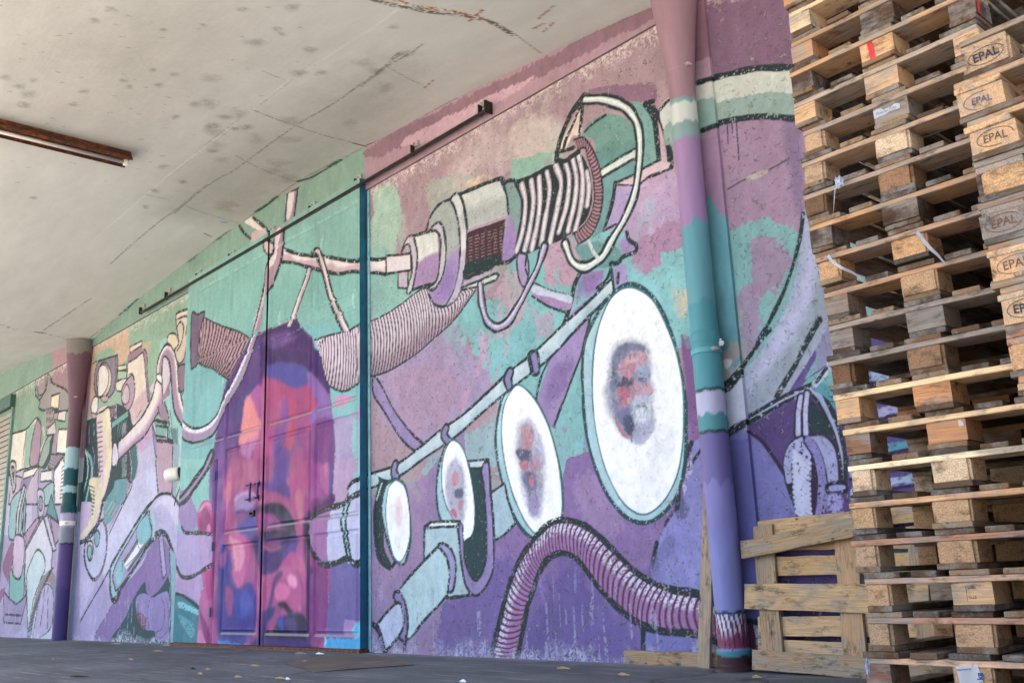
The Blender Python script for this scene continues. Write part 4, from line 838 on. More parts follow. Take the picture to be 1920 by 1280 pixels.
    F('w', '#84467f', '390,575 500,570 470,625 400,625', j=.01, soft=.02); F('w', '#5a4aa0', '520,640 590,580 600,640 520,740', j=.02, a=.8)
    F('w', '#c45c9a', '180,520 250,520 300,600 300,700 250,860 222,885 190,760 200,640', j=.015); F('w', '#dc8eb0', '190,560 250,575 272,660 235,760 205,680', j=.01, soft=.02)
    F('w', '#443f94', '108,650 160,620 170,760 205,870 325,850 325,1155 108,1155', j=.02); F('w', '#3a4cb0', '200,930 300,900 300,1050 220,1060', j=.03, soft=.03); F('w', '#a8458c', '145,870 190,900 182,1040 158,1040', j=.015, a=.85); F('w', '#b85a96', '110,660 150,640 150,700 120,740', j=.02, a=.6)
    F('w', '#b85290', '560,640 600,660 605,780 665,760 668,940 560,1010 530,960 380,1010 375,830 470,770', j=.01); F('w', '#dc6ea8', '462,890 500,838 562,870 545,935 485,955', j=.008, soft=.015); F('w', '#e494bc', '535,770 600,800 605,862 560,850', j=.008, soft=.01); F('w', '#c860a0', '500,745 560,740 560,790 500,800', j=.01)
    S('w', '505,778 465,825 440,960 405,1100 385,1175', .07, '#37407c', dry=0, a=.85); F('w', '#231f48', '478,972 530,955 582,1035 565,1062 520,1000', j=.004); F('w', '#3f62b0', '545,1040 580,1035 575,1065', j=.004)
    F('w', '#27284f', '480,1065 560,1040 645,1035 672,1185 400,1195 430,1120', j=.015); F('w', '#3f55b0', '475,1085 520,1050 520,1145', j=.02, dry=.35); F('w', '#a8468c', '420,1120 460,1050 475,1085 435,1165', j=.01); F('w', '#5a3a8c', '520,1090 590,1060 600,1170', j=.02, a=.7)
    F('w', '#5b2a66', '652,420 700,360 830,290 842,320 700,420 688,700 760,760 700,800 660,720', j=.01); F('w', '#863c86', '700,790 800,720 792,1150 706,1180', j=.02); F('w', '#5c2a6c', '668,760 690,780 700,1180 672,1180', j=.01, soft=.01)
    S('w', '392,352 445,328 520,352 575,425 598,520', .05, '#2c2347', dry=.1, j=.004); S('w', '385,528 440,503 515,508 578,545', .035, '#241c40', dry=.1, j=.004); S('w', '392,600 440,628 505,608', .022, '#b0608c', dry=.2, j=.003)
    S('w', '395,566 440,560 500,568', .02, '#6c4070', dry=.1); S('w', '610,760 640,850 645,950 640,1010', .05, '#8a4488', dry=.1, a=.7, soft=.03); S('w', '380,800 390,900 385,1010', .06, '#a04a8c', dry=.1, a=.6, soft=.03)
    S('w', '205,300 250,262 310,255 345,275', .03, '#c4a4cc', dry=.3); S('w', '215,380 260,372 300,390', .035, '#4f3a80', dry=.1); S('w', '185,540 200,640 215,760', .03, '#e09ab4', dry=.3); S('w', '100,640 106,1150', .02, '#5a2f78', dry=.2)
    def blend(c):
        al = np.clip(-c.sd(c.m(pts('k', head)), c.X, c.Z) / .03, 0, 1)[..., None] * .75; B = c.C
        for ax, n in ((0, 3), (1, 1)): B = sum(np.roll(B, k, ax) for k in range(-n, n + 1)) / (2 * n + 1)
        c.C = c.C * (1 - al) + B * al; c.dabs(c.m(pts('k', head)), 1100, .011, .06, .18, 8, .5, .25)
    each(blend)
    # ---- camera sleeve into temple
    F('l', '#a78fc4', '880,370 960,320 1090,290 1225,260 1225,640 1150,680 1100,650 960,690 910,650 870,540 850,440', j=.002, a=.45); F('l', '#b9bcdc', '1015,310 1110,270 1225,200 1225,640 1150,680 1100,650 990,680 980,450', j=.002)
    F('l', '#8fcad4', '1075,320 1110,290 1100,450 1130,650 1105,655 1075,450', j=.001); O('l', '#b2c4da', '1110,260 1110,190 1140,150 1225,110 1225,200 1160,230', .03, st=True)
    S('l', '870,380 930,340 1000,315 1090,290 1110,265 1225,200', .045); S('l', '855,440 850,500 870,580 910,650 960,688 1030,675 1110,645 1160,680 1225,650', .045)
    S('l', '1085,320 1070,400 1085,500 1110,650', .03); S('l', '1125,270 1100,360 1105,480 1130,640', .03); S('l', '1225,85 1280,90', .04)
    # ---- ribbed horns
    ST('', '372,594 380,594 404,606 426,614 446,621 468,634', '370,676 371,680 383,686 399,692 412,702 428,711', ribs(20, '#b899a8', '#4c3438', bow=.5, duty=.55, dark_end=.55), .016)
    O('k', '#7b6680', '110,195 150,185 200,170 170,280 150,420 150,530 125,560 105,540', .022)
    ST('', '590,637 617,628 643,622 665,612 688,594', '600,668 612,716 640,733 665,722 688,703', ribs(19, '#d8cbdc', '#4f3339', bow=.7, duty=.5, dark_end=.45), .016)
    S('k', '1310,230 1350,300 1365,420 1350,540 1320,620', .06, '#54303c')
    # strap and cables
    def cab(u, t, c, sl): return lerp(np.zeros(u.shape + (3,)) + hx('#e0d6d6'), hx('#c3aab4'), np.clip(t * 2 + .6 + 2 * c.n1[sl], 0, 1))
    ST('', '530,466 557,476 581,479 606,480 632,485 658,489 690,485', '527,491 551,493 575,500 604,507 634,513 658,509 690,512', cab, .03)
    O('j', '#cbb8c0', '440,500 500,520 520,560 505,625 455,620 430,570', .022)
    ST('', '576,501 571,521 560,550 538,612', '583,503 578,524 567,553 546,612', cab, .016); ST('', '583,473 594,466 603,478 614,515 622,548 633,572 642,592 656,620', '582,480 592,476 596,488 606,520 614,554 622,575 630,596 642,622', cab, .026)
    G('j', '#a98d9f', '520,400 620,380 600,440 595,560 575,690 505,880 470,940 440,965 395,1280 325,1290 430,960 442,760 495,640 520,500', j=.002)
    F('j', '#d9cdd0', '540,420 580,400 570,480 545,560 530,660 470,760 480,680 515,600 530,500', j=.01); F('j', '#cdbec6', '400,1000 430,900 440,960 380,1200 350,1280 345,1240', j=.003)
    S('j', '605,420 600,520 580,660 545,780 500,890 460,960', .035); S('j', '520,500 500,620 445,750 430,880 395,1060 335,1290', .024)
    loopd = lambda u, t, c, sl: lerp(lerp(np.zeros(u.shape + (3,)) + hx('#a08cae'), hx('#b7a3c0'), np.clip(-t * 2, 0, 1)), hx('#dedfee'), np.clip((-t - .2) * 5, 0, 1) * (c.hf[sl] > .3))
    ST('k', '-40,860 20,905 75,965 140,988 220,960 285,890 330,780 400,650 450,540 500,430 535,330', '-60,960 10,1020 70,1078 150,1085 240,1050 290,980 350,840 430,710 490,590 540,440 575,335', loopd, .024)
    TB('l', '#9a84b0', '-10,300 60,240 130,150 190,60 230,-30', .05, ow=.03)

def paint_band():
    G('', '#86a697', '-400,900 700,150 760,360 100,900', j=0); G('', '#b08f9b', '683,380 683,230 1300,-120 1300,200 760,420', j=.0)
    G('', '#b58f9d', '98,720 98,650 165,620 170,680', j=.0); F('', '#94727f', '700,268 1000,120 1230,0 1230,30 1000,150 720,290', j=.04); F('', '#c7a3b0', '760,260 980,150 960,175 800,265', j=.04, dry=.2)
    F('', '#86a697', '800,330 830,300 900,270 850,310', j=.03, a=.5)
    for a, b in ((225, 585), (300, 520), (350, 490), (400, 450), (470, 395), (510, 375), (560, 345), (620, 308)): F('', '#5e8478', '%d,%d %d,%d %d,%d %d,%d' % (a, b, a + 22, b - 22, a + 40, b - 36, a + 14, b - 4), j=.03)
    # the same painting runs on over the beam
    F('j', '#e0d6cc', '260,350 330,300 440,390 455,420 420,430 330,390', j=.02); F('j', '#c9b0b4', '340,430 450,420 450,500 400,560 330,540 310,500', j=.02)
    S('j', '335,310 400,360 460,415', .035); S('j', '218,375 260,440 315,490', .04); S('j', '325,535 390,550 440,480', .035)
    G('j', '#a98d9f', '632,100 720,60 690,310 610,350', j=.002); F('j', '#dccfd2', '640,110 690,90 665,280 625,320', j=.01); S('j', '632,105 612,350', .03); S('j', '722,60 690,310', .03)
    G('j', '#a98d9f', '545,400 610,345 600,440 530,480', j=.002); S('j', '612,345 600,440', .03); S('j', '620,105 722,62', .02)

def weather(c, low=True):
    X, Z = c.X, c.Z
    # drips and salt bloom above the ground, glints of caught light painted as pale speckle under the beam
    if low:
        n = fbm(X, Z, 5, 21); m = np.clip((.10 + .36 * (n - .42) - Z) * 9, 0, 1) * (c.hf > .42)
        m = m * (.5 + .5 * (nz(X, Z * .2, 30, 9) > .45)); c.C = lerp(c.C, hx('#b9c4d8'), m * .8)
        d = (nz(X, Z * .12, 34, 10) > .8) * np.clip((.75 - Z) * 2.2, 0, .6) * (c.hf > .4); c.C = lerp(c.C, hx('#a9a8cc'), d)
        t = np.clip((Z - 4.50) * 6 + (fbm(X, Z, 14, 23) - .75) * 1.6, 0, 1) * (c.hf > .5); c.C = lerp(c.C, hx('#e6dcd2'), t * .75)
    c.C *= (1 + .14 * (fbm(X, Z, 1.1, 31) - .5) + .12 * (nz(X, Z, 17, 33) - .5) + .16 * (c.hf - .5))[..., None]

# ------------------------------------------------------------------ warehouse wall, door and canopy
STEP = 1.6
def cols(p0, p1, y=700, Y=0.0, k=1.0):
    return np.array([on_y(p, y, Y)[0] for p in np.arange(p0, p1, STEP * k)])
def rng(a, b, d): return np.linspace(a, b, max(2, int(round(abs(b - a) / d)) + 1))
def clipx(xs, a, b):
    xs = xs[(xs > a) & (xs < b)]; return np.concatenate([[a], xs, [b]])
BEAM = 4.715
XR0, XR1, XL0, XL1 = -3.90, -3.54, -16.52, -16.24      # pilasters
DX0, DX1, DY = -12.22, -7.98, -0.10
wh = empty('warehouse', (0, 0, 0), 'long warehouse front painted with a giant pipe and machine mural under a concrete canopy', 'warehouse')

cvA = Canvas(clipx(np.concatenate([np.linspace(-44, -27, 30), cols(-85, 160, k=.8)]), -44, XL0), rng(0, BEAM, .0095), 0.0, base='#a8a0b4')
cvB = Canvas(clipx(cols(125, 420, k=.8), XL1, DX0 + .15), rng(0, BEAM, .0085), 0.0)
cvC = Canvas(clipx(cols(640, 1330), DX1 - .1, XR0), rng(0, BEAM, .0058), 0.0)
cvD = Canvas(clipx(np.concatenate([cols(1300, 1640), cols(1640, 2300, k=4)]), XR1, 3.2), rng(0, BEAM, .0058), 0.0, base='#5a4c8c')
cvPR = Canvas(rng(XR0, XR1, .007), rng(0, BEAM + .6, .008), -0.03)
cvPL = Canvas(rng(XL0, XL1, .012), rng(0, BEAM + .6, .014), -0.03)
cvA.k = cvB.k = 1.45; CV[:] = [cvA, cvB, cvC, cvD, cvPR, cvPL]
paint_wall()
for c in CV: weather(c, c not in (cvPR, cvPL))
cvA.C *= 1.07; cvB.C *= 1.07  # left bay paint lifted to make up for the weaker light there
# pilaster colours follow the pipe in broad bands, smooth paint
G_ = lambda c, col, z0, z1, j=.02: c.fill(np.array([[c.xs[0] - .1, z0], [c.xs[-1] + .1, z0], [c.xs[-1] + .1, z1], [c.xs[0] - .1, z1]]), col, j=j)
def zpx(px, py, Y=-.03): return on_y(px, py, Y)[2]
for a, b, col in ((-60, 105, '#957084'), (105, 160, '#ae90a2'), (255, 420, '#a685a6'), (420, 640, '#5fa3b2'), (640, 690, '#a0a2a2'), (830, 1300, '#6b6cae')):
    G_(cvPR, col, zpx(1330, b), zpx(1330, a), .03)
CV[:] = [cvPR]
F('r', '#9aa4a2', '240,960 262,980 290,1280 262,1300', j=.02); F('q', '#5fa3b2', '380,30 480,20 480,200 430,280 460,160 380,100', j=.03); F('r', '#62a5b3', '215,700 240,740 270,740 290,800 330,860 340,1270 290,1270 250,960 230,800', j=.02)
F('r', '#c9cdc8', '190,335 230,318 290,295 290,360 240,380 200,390', j=.01); F('r', '#8fb0ac', '200,395 290,365 300,450 240,475', j=.02); S('r', '220,310 300,285', .03); S('r', '235,488 310,460', .03)
F('q', '#c3cbe2', '350,430 490,320 520,580 460,620 400,660 370,560', j=.02); S('q', '370,410 420,375 490,290', .05); S('q', '400,665 440,635 520,600', .03, '#3a2648'); F('q', '#5f9fb0', '340,430 380,420 400,640 370,660', j=.02); F('q', '#d5e2ea', '375,235 420,235 410,275 395,280', j=.02)
F('s', '#6b3050', '970,810 1010,830 1060,860 1070,1040 990,1040', j=.01); S('s', '1025,850 1050,940 1055,1000', .03, '#b9c6e4'); S('s', '975,815 1060,830', .03)
cvPR.C *= (1 + .12 * (fbm(cvPR.X, cvPR.Z, 3, 5) - .5))[..., None]
for a, b, col in ((600, 860, '#9c7688'), (860, 905, '#a8b8c4'), (905, 960, '#2a6670'), (960, 1260, '#8f9cc0')): G_(cvPL, col, zpx(148, b), zpx(148, a), .03)

def sheet(name, c, mat, y=None, parent=wh, rel=None):
    P = np.stack([c.X, np.full(c.X.shape, c.Y if y is None else y) + (rel if rel is not None else 0), c.Z], -1)
    return link(name, grid_mesh(name, P, c.C), mat, parent)
def relief(c, a=.004):   # hand-thrown render: low real undulation
    return a * (fbm(c.X, c.Z, 3, 40) - .6) * 2 + .0015 * c.n3
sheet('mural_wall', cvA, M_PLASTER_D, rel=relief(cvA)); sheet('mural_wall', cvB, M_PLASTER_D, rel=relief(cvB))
sheet('mural_wall', cvC, M_PLASTER, rel=relief(cvC)); sheet('mural_wall', cvD, M_PLASTER, rel=relief(cvD))
for c, (a, b) in ((cvPR, (XR0, XR1)), (cvPL, (XL0, XL1))):
    pil = sheet('pilaster', c, M_SMOOTH)
    for s_, x in ((0, a), (1, b)):
        C = np.repeat(c.C[:, -1:] if s_ else c.C[:, :1], 2, 1)
        P = np.zeros((len(c.zs), 2, 3)); P[..., 0] = x; P[:, 0, 1] = -.03; P[:, 1, 1] = .02; P[..., 2] = c.zs[:, None]
        link('pilaster_side', grid_mesh('pilaster_side', P, C), M_SMOOTH, pil)
box('wall_core', (-44, 3.2, .03, .35, 0, 6.4), M_CONC, wh, bev=0)
# beam above the render, 25 mm proud
def zc(x):
    k = np.round((np.asarray(x) + 9.96) / 12.48); xc = -9.96 + 12.48 * k
    return 4.83 + .42 * (1 - ((x - xc) / 6.24) ** 2)
cvBm = Canvas(clipx(np.concatenate([np.linspace(-44, -27, 30), cols(-85, 1500, 500)]), -44, 3.2), rng(BEAM, 5.36, .008), -0.03, base='#a8a0a4')
CV[:] = [cvBm]; paint_band(); cvBm.C *= (1 + .10 * (fbm(cvBm.X, cvBm.Z, 1.5, 33) - .5) + .05 * cvBm.n3)[..., None]
bsh = sheet('beam', cvBm, M_SMOOTH, -0.026)
P = np.zeros((2, 60, 3)); P[..., 0] = np.linspace(-44, 3.2, 60); P[0, :, 1] = -.026; P[1, :, 1] = .02; P[..., 2] = BEAM
link('beam_underside', grid_mesh('beam_underside', P, np.zeros((2, 60, 3)) + hx('#8a7a80')), M_SMOOTH, bsh)

# ---- sliding door
cvDr = Canvas(clipx(cols(300, 720, Y=DY), DX0, DX1), rng(.05, BEAM + .12, .0078), DY)
cvDr.k = 1.15; CV[:] = [cvDr]; paint_door()
ptop = [(371, 429), (433, 497), (509, 589), (594, 673)]     # panel columns read at the top of the door
def xat(px, py): return on_y(px, py, DY)[0]
pc = [(xat(371, 560), xat(429, 520)), (xat(434, 520), xat(496, 490)), (xat(510, 480), xat(588, 440)), (xat(595, 440), xat(672, 400))]
zt = [on_y(672, v, DY)[2] for v in (373, 545, 568, 749, 772, 966, 990, 1194)]
zr = [(zt[1], zt[0]), (zt[3], zt[2]), (zt[5], zt[4]), (zt[7], zt[6])]
rel = np.zeros(cvDr.X.shape); X, Z = cvDr.X, cvDr.Z
for ci, (x0, x1) in enumerate(pc):
    for ri, (z0, z1) in enumerate(zr):
        if ci == 0 and ri > 1: continue
        d = np.minimum(np.minimum(X - x0, x1 - X), np.minimum(Z - z0, z1 - Z))
        g = np.clip(d / .012, 0, 1) * np.clip((.055 - d) / .018, 0, 1); rel += .017 * g + .006 * np.clip((d - .055) / .01, 0, 1)
        led = (np.abs(Z - z0 - .012) < .011) & (X > x0 + .01) & (X < x1 - .01)
        cvDr.C[led] = cvDr.C[led] * .25 + hx('#99969a') * .75  # bare grey ledge, with the light it catches put into the colour
        lt = (np.abs(np.minimum(Z - z0, z1 - Z) - .006) < .007) & (d > 0) & (Z > 3) & (cvDr.hf > .62); cvDr.C[lt] = cvDr.C[lt] * .5 + hx('#a8d4dc') * .5  # pale highlight lines painted along the panel edges
XS, XW = xat(503, 480), xat(402, 1000)
def seam(x, z0, z1, wd=.008, dep=.03):
    global rel
    m_ = np.clip(1.4 - np.abs(X - x) / wd, 0, 1) * (Z > z0) * (Z < z1); rel = rel + dep * m_
seam(XS, 0, 9); seam(XS - .07, 0, 9, .006, .012); seam(XS + .09, 0, 9, .006, .012)
zw = on_y(405, 862, DY)[2]; seam(XW, 0, zw, .014, .06); seam(XW - .06, 0, zw, .008, .012)
cvDr.C *= (1 + .06 * cvDr.n3)[..., None]
door = empty('sliding_door', (0, 0, 0), parent=wh)
for nm, k in (('door_leaf', cvDr.xs <= XS), ('door_leaf', cvDr.xs >= XS - .002)):
    P = np.stack([X, DY + rel, Z], -1)[:, k]; link(nm, grid_mesh(nm, P, cvDr.C[:, k]), M_DOOR, door)
M_GUIDE = mat_simple('blue_guide', hexc('7db6bf'), .5, 0, .25, 6, .2, 40, hexc('4f98ab'), (.5, .65))
box('door_edge', (DX1 - .012, DX1 + .0, DY + .001, -.012, .05, BEAM + .12), M_BLUE, door, bev=.003)
box('door_core', (DX0 + .006, DX1 - .014, DY + .05, -.02, .055, BEAM + .115), M_STEEL, door, bev=0)
box('door_edge', (DX0 - .004, DX0, DY + .001, -.012, .05, BEAM + .12), M_BLUE, door, bev=.0015)
box('threshold', (DX0 - .02, DX1 + .03, -.13, -.005, .001, .046), M_RUST, door, bev=.004)
box('guide_channel', (DX1 + .020, DX1 + .052, -.016, -.004, .02, BEAM - .01), M_GUIDE, door, bev=.003)
# pull handles and lock
def handle(px, py0, py1, w_):
    x0 = xat(px, py0); z0, z1 = on_y(px, py1, DY)[2], on_y(px, py0, DY)[2]; bm = bmesh.new(); y = DY - .045
    b_tube(bm, [(x0, DY + .01, z1), (x0, y, z1), (x0 + w_, y, z1), (x0 + w_, y, z0), (x0, y, z0), (x0, DY + .01, z0)], .014, 8)
    b_box(bm, x0 - .02, x0 + .02, DY - .006, DY + .01, z1 - .03, z1 + .03); b_box(bm, x0 - .02, x0 + .02, DY - .006, DY + .01, z0 - .03, z0 + .03)
    from_bm('handle', bm, mat_simple('handle_paint', hexc('4c2a62'), .4, .2, .1), door)
handle(330 + 476 / 3.459, 860 + 170 / 3.459, 860 + 262 / 3.459, .10); handle(330 + 532 / 3.459, 860 + 160 / 3.459, 860 + 250 / 3.459, .07)
lx, lz = xat(330 + 497 / 3.459, 962), on_y(474, 962, DY)[2]
bm = bmesh.new(); b_box(bm, lx - .05, lx + .05, DY - .02, DY + .01, lz - .035, lz + .035, .006); b_tube(bm, [(lx, DY - .01, lz), (lx, DY - .05, lz)], .016, 10)
from_bm('lock', bm, M_STEEL, door)
for z in (zw - .25, zw - 1.1, .35):
    bm = bmesh.new(); b_tube(bm, [(XW - .02, DY - .012, z), (XW - .02, DY - .012, z + .11)], .011, 8); from_bm('hinge', bm, M_BLUE, door)
# track
p0, p1 = on_y(262, 583, -.13), on_y(908, 208, -.13); zr0 = (p0[2] + p1[2]) / 2
trk = empty('door_track', (0, 0, 0), parent=wh)
bm = bmesh.new(); b_box(bm, p0[0], p1[0], -.120, -.100, zr0 - .011, zr0 + .010, .003); from_bm('rail', bm, M_STEEL, trk)
bm = bmesh.new(); b_box(bm, p0[0], p1[0], -.060, -.056, zr0 + .02, zr0 + .045, .001); b_box(bm, p0[0] + .02, p1[0] - .02, -.118, -.104, zr0 - .032, zr0 - .024, .002); from_bm('rail_flange', bm, M_STEEL, trk)
for px, py in ((268, 572), (316, 545), (374, 508), (436, 471), (510, 428), (587, 382), (673, 328), (779, 266), (906, 195)):
    q = on_y(px, py, -.05); bm = bmesh.new(); x = q[0]; z = zr0 + .13
    b_box(bm, x - .035, x + .035, -.055, -.027, z - .03, z + .03, .004); b_tube(bm, [(x - .012, -.075, z), (x - .012, -.03, z)], .012, 8)
    br = from_bm('bracket', bm, M_GALV, trk)
    bm = bmesh.new(); b_box(bm, x - .025, x - .012, -.10, -.05, z - .13, z - .02, .002); from_bm('bracket_arm', bm, M_STEEL, br)
box('end_stop', (p1[0] - .012, p1[0] + .004, -.125, -.03, zr0 - .02, zr0 + .10), M_STEEL, trk)
# louvred shutter at the far left edge of the picture
sh = empty('shutter', (0, 0, 0), parent=wh); xa, xb = on_y(-60, 780, -.02)[0], on_y(22, 790, -.02)[0]; zb, ztp = .9, on_y(10, 775, -.02)[2]
for i in range(int((ztp - zb) / .11)):
    bm = bmesh.new(); z = zb + i * .11; vs = b_box(bm, xa, xb, -.03, -.022, z, z + .105); bmesh.ops.translate(bm, verts=vs[:4], vec=(0, -.03, 0)); s_ = from_bm('slat', bm, M_GALV, sh)
box('shutter_frame', (xb, xb + .07, -.05, 0, zb - .1, ztp + .05), mat_simple('shutter_frame_paint', hexc('6d9488'), .6), sh)
box('shutter_box', (xa, xb + .07, -.10, 0, ztp + .052, ztp + .30), mat_simple('shutter_box_paint', hexc('41625c'), .6), sh)

# ---- canopy soffit : shallow concrete vaults between the downpipes
def onceil(p):
    z = 5.0
    for _ in range(12): q = on_z(p[0], p[1], z); z = float(zc(q[0]))
    return q[0], q[1]
cx = np.unique(np.concatenate([np.arange(-44, -26, .25), np.arange(-26, -13, .05), np.arange(-13, -3.2, .014), np.arange(-3.2, 3.25, .1)]))
cy = np.unique(np.concatenate([np.arange(-5.8, -4.6, .1), np.arange(-4.6, .0, .014), [-.027]])); cy = cy[cy <= -.0269]
cvS = Canvas(cx, cy, 0, to=onceil, base='#d7d9d2'); cvS.px = .014; CV[:] = [cvS]
def C1(p, wd=.012, col='#6f6860', dry=.38, t='', **k): S(t, p, wd, col, dry=dry, **k)
TL['v'] = (0, 0, 2.4)
F('v', '#c2bbb0', '0,0 900,0 1100,300 700,700 0,500', soft=1.5, j=.1, a=.5); F('v', '#b1aca4', '700,900 1500,400 1900,300 1600,680 1100,980', soft=.6, j=.1, a=.6)
S('v', '1900,200 1840,245 1740,300 1640,370 1560,425 1480,480 1390,530 1340,560 1240,630 1130,710 1050,770 990,800 900,860 830,920 740,980 640,1060 560,1130 500,1185', .011, '#6d665e', dry=.36)
C1('1800,240 1700,330 1620,390', .035, '#a39c92', .45, 'v'); C1('940,830 860,890 780,960', .04, '#a39c92', .45, 'v')
C1('1840,0 1700,110 1560,200 1380,315 1280,380 1140,495 1000,600 860,710 780,770 660,875 560,960 420,1080', .008, '#efebe4', .2, 'v') if 0 else S('v', '1840,0 1700,110 1560,200 1380,315 1280,380 1140,495 1000,600 860,710 780,770 660,875 560,960 420,1080', .008, '#efebe4', dry=.2); C1('1380,315 1300,370 1140,495 980,610 880,690', .006, '#a09a90', .45, 'v')
C1('1145,498 1240,535 1340,570 1460,610 1560,635 1650,660', .012, '#6a635a', .35, 'v'); C1('1590,645 1650,660', .02, '#3c3833', .2, 'v')
C1('1060,700 1110,728 1200,770 1340,822', .010, '#7a736a', .4, 'v'); C1('830,925 940,965 1080,1005', .010, '#7a736a', .4, 'v'); C1('655,875 700,885 760,900', .010, '#7a736a', .4, 'v')
C1('1740,300 1850,360 1900,380', .008, '#8a8379', .4, 'v'); C1('1180,320 1280,360', .006, '#8a8379', .4, 'v')
C1('920,1050 950,1065', .014, '#3c3833', .1, 'v'); C1('0,610 60,620 140,636', .012, '', .4) if 0 else None
for p in ('0,608 40,620 85,625 130,636', '80,620 110,600 170,560'): C1(p, .014, '#5f5850', .35)
C1('700,0 730,8 770,16 820,25 870,30 920,42 960,65', .05, '#7d756b', .4); C1('745,2 790,14 850,22 905,36', .045, '#b87a35', .5); C1('905,20 880,40', .03, '#b87a35', .45)
for p in ('1040,10 1010,35', '815,150 795,165', '1000,55 1020,45', '1040,40 1020,60'): C1(p, .02, '#a8773f', .45)
C1('960,60 1000,90 1015,100', .008, '#6a635a', .35); C1('688,272 730,255 800,215 900,165 1000,118 1100,70 1215,18', .02, '#5c554d', .42)
C1('170,632 300,540 480,398 560,340 680,278', .012, '#6b7a70', .4); C1('560,340 590,330 640,300', .05, '#4f7a6c', .2); C1('480,398 495,388 520,368', .05, '#4f7a6c', .25); C1('375,478 420,440 440,430', .04, '#5f8478', .35); C1('225,590 260,560', .04, '#5f8478', .4)
F('v', '#7ab4dd', '990,995 1025,998 1020,1003 995,1002', j=.01, a=.8)
r2 = random.Random(3)
for x, y, s_ in ((425, 93, 1.2), (1150, 193, 2), (1390, 225, 1.7), (1240, 128, 1.1), (1268, 152, 1.1), (958, 560, 2), (1010, 530, 1.6), (1108, 575, 1.6), (1055, 575, 1.2), (865, 470, 1.5), (790, 530, 1.1), (15, 345, 1.6), (125, 430, 2), (80, 385, 1.4), (115, 478, 1.6), (150, 362, 1), (322, 467, 1.2), (735, 133, .8), (910, 113, .8),
                (1320, 35, 1.8), (1085, 40, 1.4), (700, 858, 1), (830, 820, 1.2), (1340, 330, 2), (1450, 330, 1.6), (955, 680, 1.4), (1770, 128, 1), (500, 45, 1.4), (1690, 320, 2), (1830, 245, 1.6), (730, 750, 1.4), (650, 930, 1), (148, 890, 1), (560, 370, 1), (710, 380, 1.2), (590, 392, .8), (690, 315, 1), (780, 335, 1.2), (365, 410, 1.2)):
    for _ in range(3):
        blob('v', '#6e6a66', x + r2.uniform(-8, 8) * s_, y + r2.uniform(-4, 4) * s_, 12 * s_, 5 * s_, .26, .05 * s_, dry=.3, j=.03)
for _ in range(26):
    x, y = r2.uniform(900, 1850), r2.uniform(250, 1050)
    if y > 1250 - .55 * (x - 500): continue
    blob('v', '#a39b8d', x, y, r2.uniform(25, 60), r2.uniform(10, 25), .5, .1, j=.06, dry=.25)
for _ in range(90):
    x, y = r2.uniform(0, 1500), r2.uniform(0, 900)
    if y > 1250 - .6 * x: continue
    C1('%.0f,%.0f %.0f,%.0f' % (x, y, x + r2.uniform(5, 22), y + r2.uniform(-4, 6)), .010, r2.choice(['#8a8178', '#9c8f80', '#7c766f']), .45, 'v')
cvS.C *= (1 + .09 * (fbm(cvS.X, cvS.Z, .9, 50) - .6) + .05 * cvS.n3 * (cvS.hf > .5))[..., None]
def mat_ceil():
    m = NT('soffit_concrete'); a = m.n('Attribute', attribute_name='paint'); c = m.coord()
    col = m.mix(1.0, a.outputs['Color'], m.ramp(m.noise(m.coord((.6, 2, 1)), 2.2, 7, .6), (.3, .93), (.7, 1.04)), 'MULTIPLY')
    sp = m.math('MULTIPLY', m.ramp(m.noise(m.coord((1, 2.2, 1)), 38, 3), (.69, 0.0), (.73, 1.0)), m.ramp(m.noise(c, 2.1, 2), (.5, 0.0), (.62, .55)))
    col = m.mix(sp, col, hexc('6d665e')); m.set('Base Color', col); m.set('Roughness', .85); m.set('Specular IOR Level', .2)
    m.set('Normal', m.bump(m.noise(m.coord((.5, 3, 1)), 14, 5), .2, .006)); return m.m
P = np.stack([cvS.X, cvS.Z, zc(cvS.X) + .003 * cvS.n1], -1)
link('canopy_soffit', grid_mesh('canopy_soffit', P, cvS.C), mat_ceil(), wh)
bm = bmesh.new(); xs_ = np.linspace(-44, 3.2, 120)
lo = [bm.verts.new((x, -5.8, float(zc(x)) - .0)) for x in xs_]; hi = [bm.verts.new((x, -5.8, 5.62)) for x in xs_]; hb = [bm.verts.new((x, .35, 5.62)) for x in xs_]
for i in range(119): bm.faces.new((lo[i], lo[i + 1], hi[i + 1], hi[i])); bm.faces.new((hi[i], hi[i + 1], hb[i + 1], hb[i]))
from_bm('canopy_slab', bm, M_CONC, wh)

